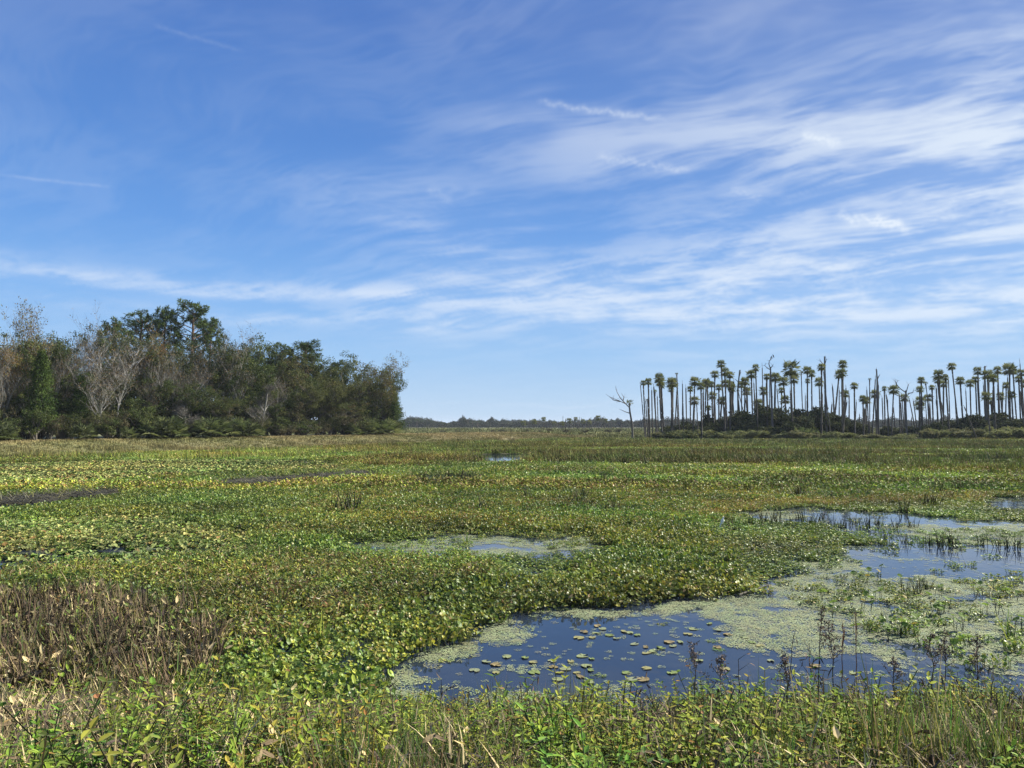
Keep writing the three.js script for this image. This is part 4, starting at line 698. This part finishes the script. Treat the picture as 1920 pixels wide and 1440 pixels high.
// ---------------------------------------------------------------- things on and beside the near water
{
  const r = rng(121), shapes = variants(5, (q, i) => { const s = new Shape3(), padCol = [[0.175, 0.20, 0.095], [0.14, 0.18, 0.06], [0.21, 0.20, 0.085], [0.17, 0.19, 0.11], [0.19, 0.15, 0.07]][i], R = 0.06, k = 16, cut = 0.10; const P = [...Array(k + 1)].map((_, j) => { const a = lerp(cut, 1 - cut * 0.3, j / k) * 6.283; const rr = R * (1 + 0.06 * Math.sin(a * 3 + i) + 0.03 * (q() - 0.5)); return V3(Math.cos(a) * rr, 0.004 + (q() < 0.15 ? 0.012 * q() : 0), Math.sin(a) * rr); }); const o = V3(0.0, 0.002, 0); for (let j = 0; j < k; j++) { s.tri(o, P[j + 1], P[j], vary(q, padCol, 0.14)); s.quad(P[j], P[j + 1], P[j + 1].clone().setY(-0.003), P[j].clone().setY(-0.003), [0.10, 0.10, 0.05]); } return s.geo(); });
  const spots = [[1092, 1231], [1109, 1236], [1070, 1241], [912, 1242], [930, 1247], [950, 1232], [985, 1234], [1000, 1243], [1035, 1240], [1038, 1252], [1100, 1250], [1108, 1258], [1082, 1262], [1060, 1255], [1088, 1270], [1104, 1280], [1002, 1262], [1110, 1196], [1130, 1180], [1095, 1186], [1118, 1188], [1142, 1192], [1085, 1197], [1155, 1198], [1120, 1174], [1180, 1187], [1195, 1192], [1170, 1185], [1190, 1208], [1210, 1214], [1225, 1222], [1240, 1216], [1212, 1225], [1262, 1212], [1255, 1205], [1275, 1205], [1175, 1262], [1212, 1254], [1185, 1275], [1205, 1276], [1300, 1180], [1330, 1170], [1290, 1190], [1345, 1182], [1365, 1190], [1395, 1196], [1410, 1206], [1425, 1212], [1390, 1180], [1050, 1262], [1045, 1275], [1120, 1290], [930, 1262], [890, 1258], [1345, 1215], [1310, 1240], [1260, 1262], [1360, 1255], [1445, 1240], [1530, 1250], [1600, 1262]];
  spots.forEach(([px, py], i) => {
    const p = onLevel(px, py), red = i === 13;
    const m = new THREE.Mesh(shapes[i % 5], M.leaf); m.name = numbered('lily_pad'); m.position.set(p.x, 0.006 + 0.002 * (i % 4), p.z); m.rotation.y = r() * 6.283; m.scale.set(0.6 + 0.8 * r(), 1, 0.6 + 0.7 * r());
    tag(m, 'round pale green lily pad floating on the dark open water', 'lily pad', 'lily pads on the open water'); scene.add(shade(m));
  });
  // stalked round leaves standing out of the film
  const stalk = variants(4, (q) => { const s = new Shape3(), n = 1 + Math.floor(q() * 3); for (let i = 0; i < n; i++) { const f = flatDir(q).multiplyScalar(0.05 * i), h = 0.12 + 0.14 * q(), k = flatDir(q).multiplyScalar(0.05), o = V3(f.x + k.x, h, f.z + k.z); s.tube(V3(f.x, -0.06, f.z), o, 0.004, 0.003, 4, [0.06, 0.07, 0.03]); s.pad(o, flatDir(q), randDir(q, 1.6), 0.034 + 0.02 * q(), vary(q, q() < 0.85 ? [0.16, 0.24, 0.045] : [0.28, 0.24, 0.05], 0.2), 0.12, 10); } return s.geo(); });
  [[1610, 1190], [1600, 1148], [1618, 1146], [1632, 1145], [1655, 1128], [1665, 1200], [1650, 1195], [1655, 1180], [1695, 1190], [1705, 1190], [1712, 1193], [1690, 1196], [1725, 1180], [1690, 1145], [1700, 1140], [1725, 1142], [1755, 1155], [1765, 1160], [1750, 1150], [1775, 1152], [1790, 1185], [1805, 1182], [1840, 1160], [1855, 1150], [1870, 1155], [1885, 1195], [1900, 1200], [1915, 1185], [1830, 1125], [1845, 1118], [1860, 1122], [1875, 1125], [1890, 1120], [1605, 1095], [1625, 1098], [1910, 1130], [1765, 1120], [1560, 1160], [1720, 1215], [1780, 1225], [1820, 1215], [1690, 1100], [1650, 1090], [1580, 1120], [1545, 1128]].forEach(([px, py], i) => {
    const p = onLevel(px, py), m = new THREE.Mesh(stalk[i % 4], M.thin); m.name = numbered('round_leaf_plant'); m.position.set(p.x, 0, p.z); m.rotation.y = r() * 6.283; m.scale.setScalar(0.8 + 0.5 * r());
    tag(m, 'small round leaf plant on thin stalks standing in duckweed', 'water plant', 'stalked leaves in the duckweed'); scene.add(shade(m)); });
  // dark upright clumps by the small ponds and in the marsh
  const clump = variants(4, (q) => reedPatch(q, 0.17, 22, 0.5, 0.018, [[3, [0.04, 0.042, 0.022]], [2, [0.055, 0.07, 0.024]], [1.2, DUN], [0.6, OLIVE]], 1.1));
  [[1405, 985, 1], [1430, 978, 1.1], [1440, 985, 1.3], [1460, 980, 1.3], [1480, 985, 1], [1500, 975, 1.1], [1520, 985, 1.2], [1535, 978, 1.1], [1560, 985, 1], [1580, 990, 1], [1600, 985, 1], [1625, 990, 1.1], [1650, 985, 0.9], [1680, 992, 0.9], [1710, 990, 0.9], [1365, 990, 1], [1380, 1000, 1.1], [1700, 1018, 0.8], [1740, 1022, 0.9], [1765, 1024, 1], [1785, 1024, 1.2], [1840, 1022, 0.9], [1880, 1026, 1.1], [1900, 1028, 1], [1660, 1016, 0.8], [630, 962, 1.2], [645, 965, 1.5], [660, 960, 1.3], [675, 955, 1], [1700, 1110, 0.6], [1730, 1105, 0.8], [1720, 1112, 0.7], [1655, 1160, 0.35], [1570, 1143, 0.3], [1080, 935, 1], [1100, 940, 1], [940, 920, 1], [1170, 930, 1], [1240, 935, 1], [1800, 925, 1.2], [1760, 930, 1.2], [1850, 920, 1], [1560, 940, 1], [1500, 935, 1.1], ...[...Array(70)].map(() => [570 + 1350 * r(), 893 + 95 * r() * r(), 0.7 + 0.5 * r()]), ...[...Array(24)].map(() => [700 + 1200 * r(), 856 + 20 * r(), 1.3 + 0.5 * r()])].forEach(([px, py, s], i) => {
    const p = onLevel(px, py), m = new THREE.Mesh(clump[i % 4], M.leaf); m.name = numbered('reed_clump'); m.position.set(p.x, 0, p.z); m.rotation.y = r() * 6.283; m.scale.setScalar(s * (py < 975 ? 1.5 : 1));
    tag(m, py > 968 && px > 1340 ? 'dark upright reed clump beside the small ponds' : px < 690 && py > 945 && py < 970 && i < 44 ? 'broad dark reed clump in the middle of the leafy marsh' : py < 880 ? 'dark reed clump in the reed bands near the grove' : 'dark upright reed clump scattered over the leafy marsh', 'reed clump', 'dark reed clumps of the marsh'); scene.add(shade(m)); });
  { const a = onLevel(1378, 1118), b = onLevel(1441, 1107), s = new Shape3(); b.y = 0.10; const d = b.clone().sub(a); let p = V3(0, 0.01, 0); for (let i = 1; i <= 6; i++) { const q = d.clone().multiplyScalar(i / 6).add(V3(0, 0.02 * noise(i, 2), 0.03 * noise(i, 5))); s.tube(p, q, lerp(0.022, 0.01, (i - 1) / 6), lerp(0.022, 0.01, i / 6), 6, vary(r, [0.12, 0.11, 0.09], 0.2)); p = q; } s.tube(p, V3(p.x + 0.01, -0.12, p.z), 0.008, 0.006, 4, [0.06, 0.05, 0.04]);
    const m = new THREE.Mesh(s.geo(), M.bark); m.name = numbered('fallen_branch'); m.position.copy(a).setY(0); tag(m, 'grey fallen branch lying on duckweed beside the leafy plants', 'branch'); scene.add(shade(m)); }
}
// ---- near bank: grass, leafy weeds, dead stems
const herbs = variants(6, (q, v) => {
  const s = new Shape3(), n = 4 + Math.floor(q() * 3);
  for (let k = 0; k < n; k++) {
    const lean = flatDir(q).multiplyScalar(0.1 + 0.65 * q()), H = 0.16 + 0.20 * q(), base = pick(q, [[3, [0.21, 0.29, 0.032]], [2, [0.34, 0.375, 0.05]], [2.2, [0.085, 0.15, 0.02]]]); let a = V3(0.002 * (q() - 0.5), -0.03, 0.002 * (q() - 0.5));
    for (let i = 0; i < 10; i++) {
      const b = a.clone().add(V3(lean.x * H / 10, H / 10, lean.z * H / 10)); s.tube(a, b, 0.0022, 0.0018, 3, [0.10, 0.10, 0.035]);
      if (i > 1) for (let j = 0; j < 2; j++) { const qd = i * 2.4 + j * 3.14 + q() * 0.5, d = V3(Math.cos(qd), 0.1 + 1.1 * q(), Math.sin(qd)).normalize(); s.leaf(b, d, V3(-d.x * 0.4, 1, -d.z * 0.4).normalize(), (0.024 + 0.024 * q()) * (i > 6 ? 0.8 : 1), 0.011 + 0.008 * q(), vary(q, q() < 0.03 ? [0.32, 0.19, 0.05] : base, 0.2), 0.25); }
      a = b;
    }
  }
  return s.geo();
});
{
  const r = rng(141), grass = [], dead = [], herbList = [], litter = [];
  for (let D = 3.0; D < 10; D += 0.1) for (let x = -0.72 * D - 1; x < 0.72 * D + 1; x += 0.1) {
    const px = x + (r() - 0.5) * 0.1, pz = -(D + (r() - 0.5) * 0.1), h = ground(px, pz); if (h < -0.06 || D > shore(px) + 0.45) continue;
    const n = fbm(px * 0.8, pz * 0.9, 3), m = fbm(px * 1.5 + 30, pz * 1.7, 3), left = smooth(-0.6 + 1.2 * n, -2.2 + 1.2 * n, px) * smooth(4.3 + n, 5.6 + n, D), y = h - 0.01;
    if (r() < 0.16 + n * 1.0 - m * 0.7) grass.push([px, y, pz, 0.75 + 0.6 * r(), [1 + 0.5 * m, 1, 1].map((v) => v * (0.75 + 0.5 * r())), 0.2, 0.75 + 0.4 * r() + 0.75 * smooth(0.1, 0.4, fbm(px * 0.9 + 5, pz * 0.9 + 60, 2))]);
    if (r() < 0.20 - m * 0.3 + left * 0.45) litter.push([px, y, pz, 0.7 + 0.5 * r(), [1, 1, 1], 0.4, 0.7]);
    if (r() < 0.17 - n * 0.3) dead.push([px, y, pz, 0.8 + 0.5 * r(), [1, 1, 1], 0.3, 0.9]);
    const bare = Math.exp(-(((px - 2.3) / 1.1) ** 2) - (((D - 5.2) / 0.9) ** 2)) + Math.exp(-(((px + 2.2) / 1.0) ** 2) - (((D - 6.6) / 0.8) ** 2));
    if (r() < bare * 0.35) litter.push([px, y, pz, 0.7 + 0.5 * r(), [0.8, 0.75, 0.7], 0.4, 0.8]);
    if (r() < (0.50 + m * 1.9) * (1 - 0.6 * bare) * (1 - left * 0.85)) herbList.push([px, y, pz, (0.45 + 0.6 * r()) * (0.8 + 0.9 * smooth(-0.3, 0.4, fbm(px * 0.9 + 70, pz * 0.9, 2))), [1.0 + 0.5 * n, 1, 1].map((v) => v * (0.75 + 0.35 * r())), 0.2, 1]);
  }
  // the weeds that show largest stand as plants of their own, the rest is cover
  const shown = herbList.map((e) => [Math.abs(e[0]) < 0.68 * -e[2] ? 1 / Math.hypot(e[0], e[2]) : 0, e]).filter(([k, e]) => k && -e[2] > 4.1).sort((a, b) => b[0] - a[0]).slice(0, 260).map(([, e]) => e), own = new Set(shown);
  shown.forEach(([x, y, z, s, c], i) => { const m = new THREE.Mesh(herbs[i % 6], M.thin); m.name = numbered('leafy_weed'); m.position.set(x, y, z); m.rotation.set((r() - 0.5) * 0.4, r() * 6.283, 0); m.scale.setScalar(s); tag(m, `yellow green leafy weed on the bank ${x < -1.9 ? 'beside the dead stalk tangle' : x < 0 ? 'below the leafy water plants' : x < 1.7 ? 'below the lily pads' : 'around the tall seed heads'}`, 'weed', 'leafy weeds of the near bank'); scene.add(shade(m)); });
  const g = coverGroup('bank_grass', 'mixed green and dry grass with weeds on the near bank', 'grass');
  scatter(g, 'grass_tuft', variants(6, (q) => reedPatch(q, 0.07, 16, 0.34, 0.0065, [[3, [0.105, 0.15, 0.028]], [2, [0.18, 0.20, 0.042]], [1.2, STRAW], [1.6, DEEP]], 0.9)), M.thin, grass);
  scatter(g, 'dry_tuft', variants(4, (q) => reedPatch(q, 0.08, 14, 0.36, 0.006, [[2, STRAW], [2, DUN], [1, [0.07, 0.05, 0.035]]], 1.1)), M.dry, dead);
  scatter(g, 'weed_sprig', herbs, M.thin, herbList.filter((e) => !own.has(e)));
  scatter(g, 'dead_litter', variants(4, (q) => litterPatch(q, 0.16, 40, [[2, STRAW], [3, DUN], [2, [0.07, 0.05, 0.033]]])), M.dry, litter); console.log('bank', grass.length, dead.length, herbList.length, litter.length);
}
function deadStem(kind, px, topPy, D, label, seed, lean = 0) {     // tall dry weed stems on the bank
  const r = rng(seed), s = new Shape3(), head = new Shape3(), x = (px - 960) / F * D, y = Math.max(ground(x, -D), -0.02) - 0.03, H = heightAt(topPy, D) - y, bark = kind === 'plume' ? [0.20, 0.105, 0.055] : [0.075, 0.055, 0.042];
  const path = [V3(-lean * H, 0, 0)]; for (let i = 1; i <= 10; i++) path.push(V3(-lean * H * (1 - i / 10) + 0.03 * noise(i * 0.5, seed) * H, H * i / 10, 0.05 * noise(seed, i * 0.5) * H));
  for (let i = 0; i < 10; i++) s.tube(path[i], path[i + 1], lerp(0.0065, 0.0025, i / 10), lerp(0.0065, 0.0025, (i + 1) / 10), 5, vary(r, bark, 0.2));
  const on = (t) => { const k = Math.min(9, Math.floor(t * 10)); return path[k].clone().lerp(path[k + 1], t * 10 - k); };
  if (kind === 'seed') {
    for (let k = 0; k < 16; k++) {
      const t = lerp(0.68, 1, k / 16), o = on(t), d = randDir(r, 0.9), L = (1.08 - t) * 0.38 * (0.6 + 0.6 * r()), e = o.clone().addScaledVector(d, L); head.tube(o, e, 0.0025, 0.0015, 3, bark);
      for (let i = 0; i < 12; i++) head.leaf(o.clone().lerp(e, 0.25 + 0.75 * r()).add(randDir(r).multiplyScalar(0.012)), randDir(r, 0.4), randDir(r), 0.016 + 0.016 * r(), 0.010, vary(r, pick(r, [[2, [0.22, 0.16, 0.11]], [2, [0.11, 0.075, 0.05]], [1, [0.34, 0.27, 0.19]]]), 0.3), 0.3, 1);
    }
    for (let k = 0; k < 14; k++) { const o = on(0.2 + 0.5 * r()); s.leaf(o, randDir(r, -0.5), randDir(r), 0.05 + 0.05 * r(), 0.012, vary(r, [0.09, 0.065, 0.045], 0.3), 0.6, 2); }
  } else if (kind === 'plume') {
    for (let k = 0; k < 60; k++) { const o = on(lerp(0.74, 0.99, r())), d = V3((r() - 0.5) * 0.35, 1, (r() - 0.5) * 0.35).normalize(); head.blade(o, d, 0.05 + 0.06 * r(), 0.005, vary(r, pick(r, [[2, [0.30, 0.17, 0.09]], [1, [0.45, 0.34, 0.24]]]), 0.25), 0.4, 2); }
  } else {
    for (let k = 0; k < 12; k++) { const t = 0.3 + 0.7 * r(), o = on(t), d = randDir(r, 0.7), e = o.clone().addScaledVector(d, 0.06 + 0.12 * r()); head.tube(o, e, 0.003, 0.001, 3, bark); if (r() < 0.6) head.leaf(e, randDir(r, -0.2), randDir(r), 0.04 + 0.03 * r(), 0.012, vary(r, [0.12, 0.08, 0.05], 0.3), 0.5, 2); }
  }
  const o = new THREE.Group(); o.name = numbered(kind === 'plume' ? 'grass_plume' : kind === 'seed' ? 'seed_head_weed' : 'dead_weed'); o.position.set(x, y, -D);
  for (const [g, n] of [[s, 'stem'], [head, kind === 'twig' ? 'side_twigs' : 'seed_head']]) { const m = new THREE.Mesh(g.geo(), M.dry); m.name = n; o.add(m); }
  tag(o, label, kind === 'plume' ? 'grass stem' : 'dead stem', 'tall dry stems on the near bank'); scene.add(shade(o));
}
deadStem('seed', 1531, 1134, 6.6, 'tallest dry stem with a bushy brown seed head', 1, 0.05);
deadStem('seed', 1545, 1160, 6.5, 'bushy dry stem crossing close behind the tallest one', 2, -0.06);
deadStem('plume', 1569, 1166, 6.7, 'reddish grass plume beside the tallest seed head', 3);
deadStem('plume', 1595, 1148, 6.8, 'taller reddish grass plume away from the seed heads', 4);
deadStem('seed', 1463, 1222, 6.2, 'drooping pale seed head over the dark pond', 5, -0.04);
deadStem('seed', 1347, 1220, 6.4, 'dry seed head on a tilted stem before dark water', 6, 0.1);
deadStem('seed', 1296, 1198, 6.6, 'slim dry seed head at the middle of the pond edge', 7);
deadStem('seed', 1733, 1183, 6.7, 'dark dry stem with small heads before the duckweed', 8);
deadStem('seed', 1760, 1180, 6.6, 'second dark dry stem, with spread clusters, before the duckweed', 9, 0.03);
deadStem('seed', 1818, 1188, 6.6, 'narrow dark dry spike among round leaf plants', 10);
deadStem('seed', 1662, 1228, 6.6, 'short pale seed cluster above yellow green weeds', 11);
deadStem('twig', 1480, 1185, 6.5, 'leaning bare twiggy stem beside the drooping seed head', 12, 0.12);
deadStem('twig', 1508, 1200, 6.3, 'bent brown stem with a few hanging leaves', 13);
deadStem('twig', 1377, 1228, 6.6, 'plain dark dead spike standing before the water', 14);
{ const r = rng(171); for (let i = 0; i < 90; i++) { const px = i < 60 ? 1180 + 740 * r() : 60 + 1100 * r(); deadStem('twig', px, 1262 + 110 * r(), 4.6 + 1.8 * r(), 'short dark dead stem standing among the bank grass', 200 + i, (r() - 0.5) * 0.4); } }
{ const a = V3(-2.75, ground(-2.75, -4.2) + 0.05, -4.2), s = new Shape3(); let p = V3(0, 0, 0); const r = rng(5); for (let i = 1; i <= 8; i++) { const q = V3(-0.5 * i / 8 + 0.02 * noise(i, 1), 0.36 * i / 8, -0.35 * i / 8); s.tube(p, q, 0.007, 0.006, 5, vary(r, [0.26, 0.235, 0.2], 0.2)); p = q; } const m = new THREE.Mesh(s.geo(), M.bark); m.name = numbered('fallen_branch'); m.position.copy(a); tag(m, 'thin pale bare branch poking out of the bank weeds', 'branch'); scene.add(shade(m)); }

renderer.render(scene, camera);
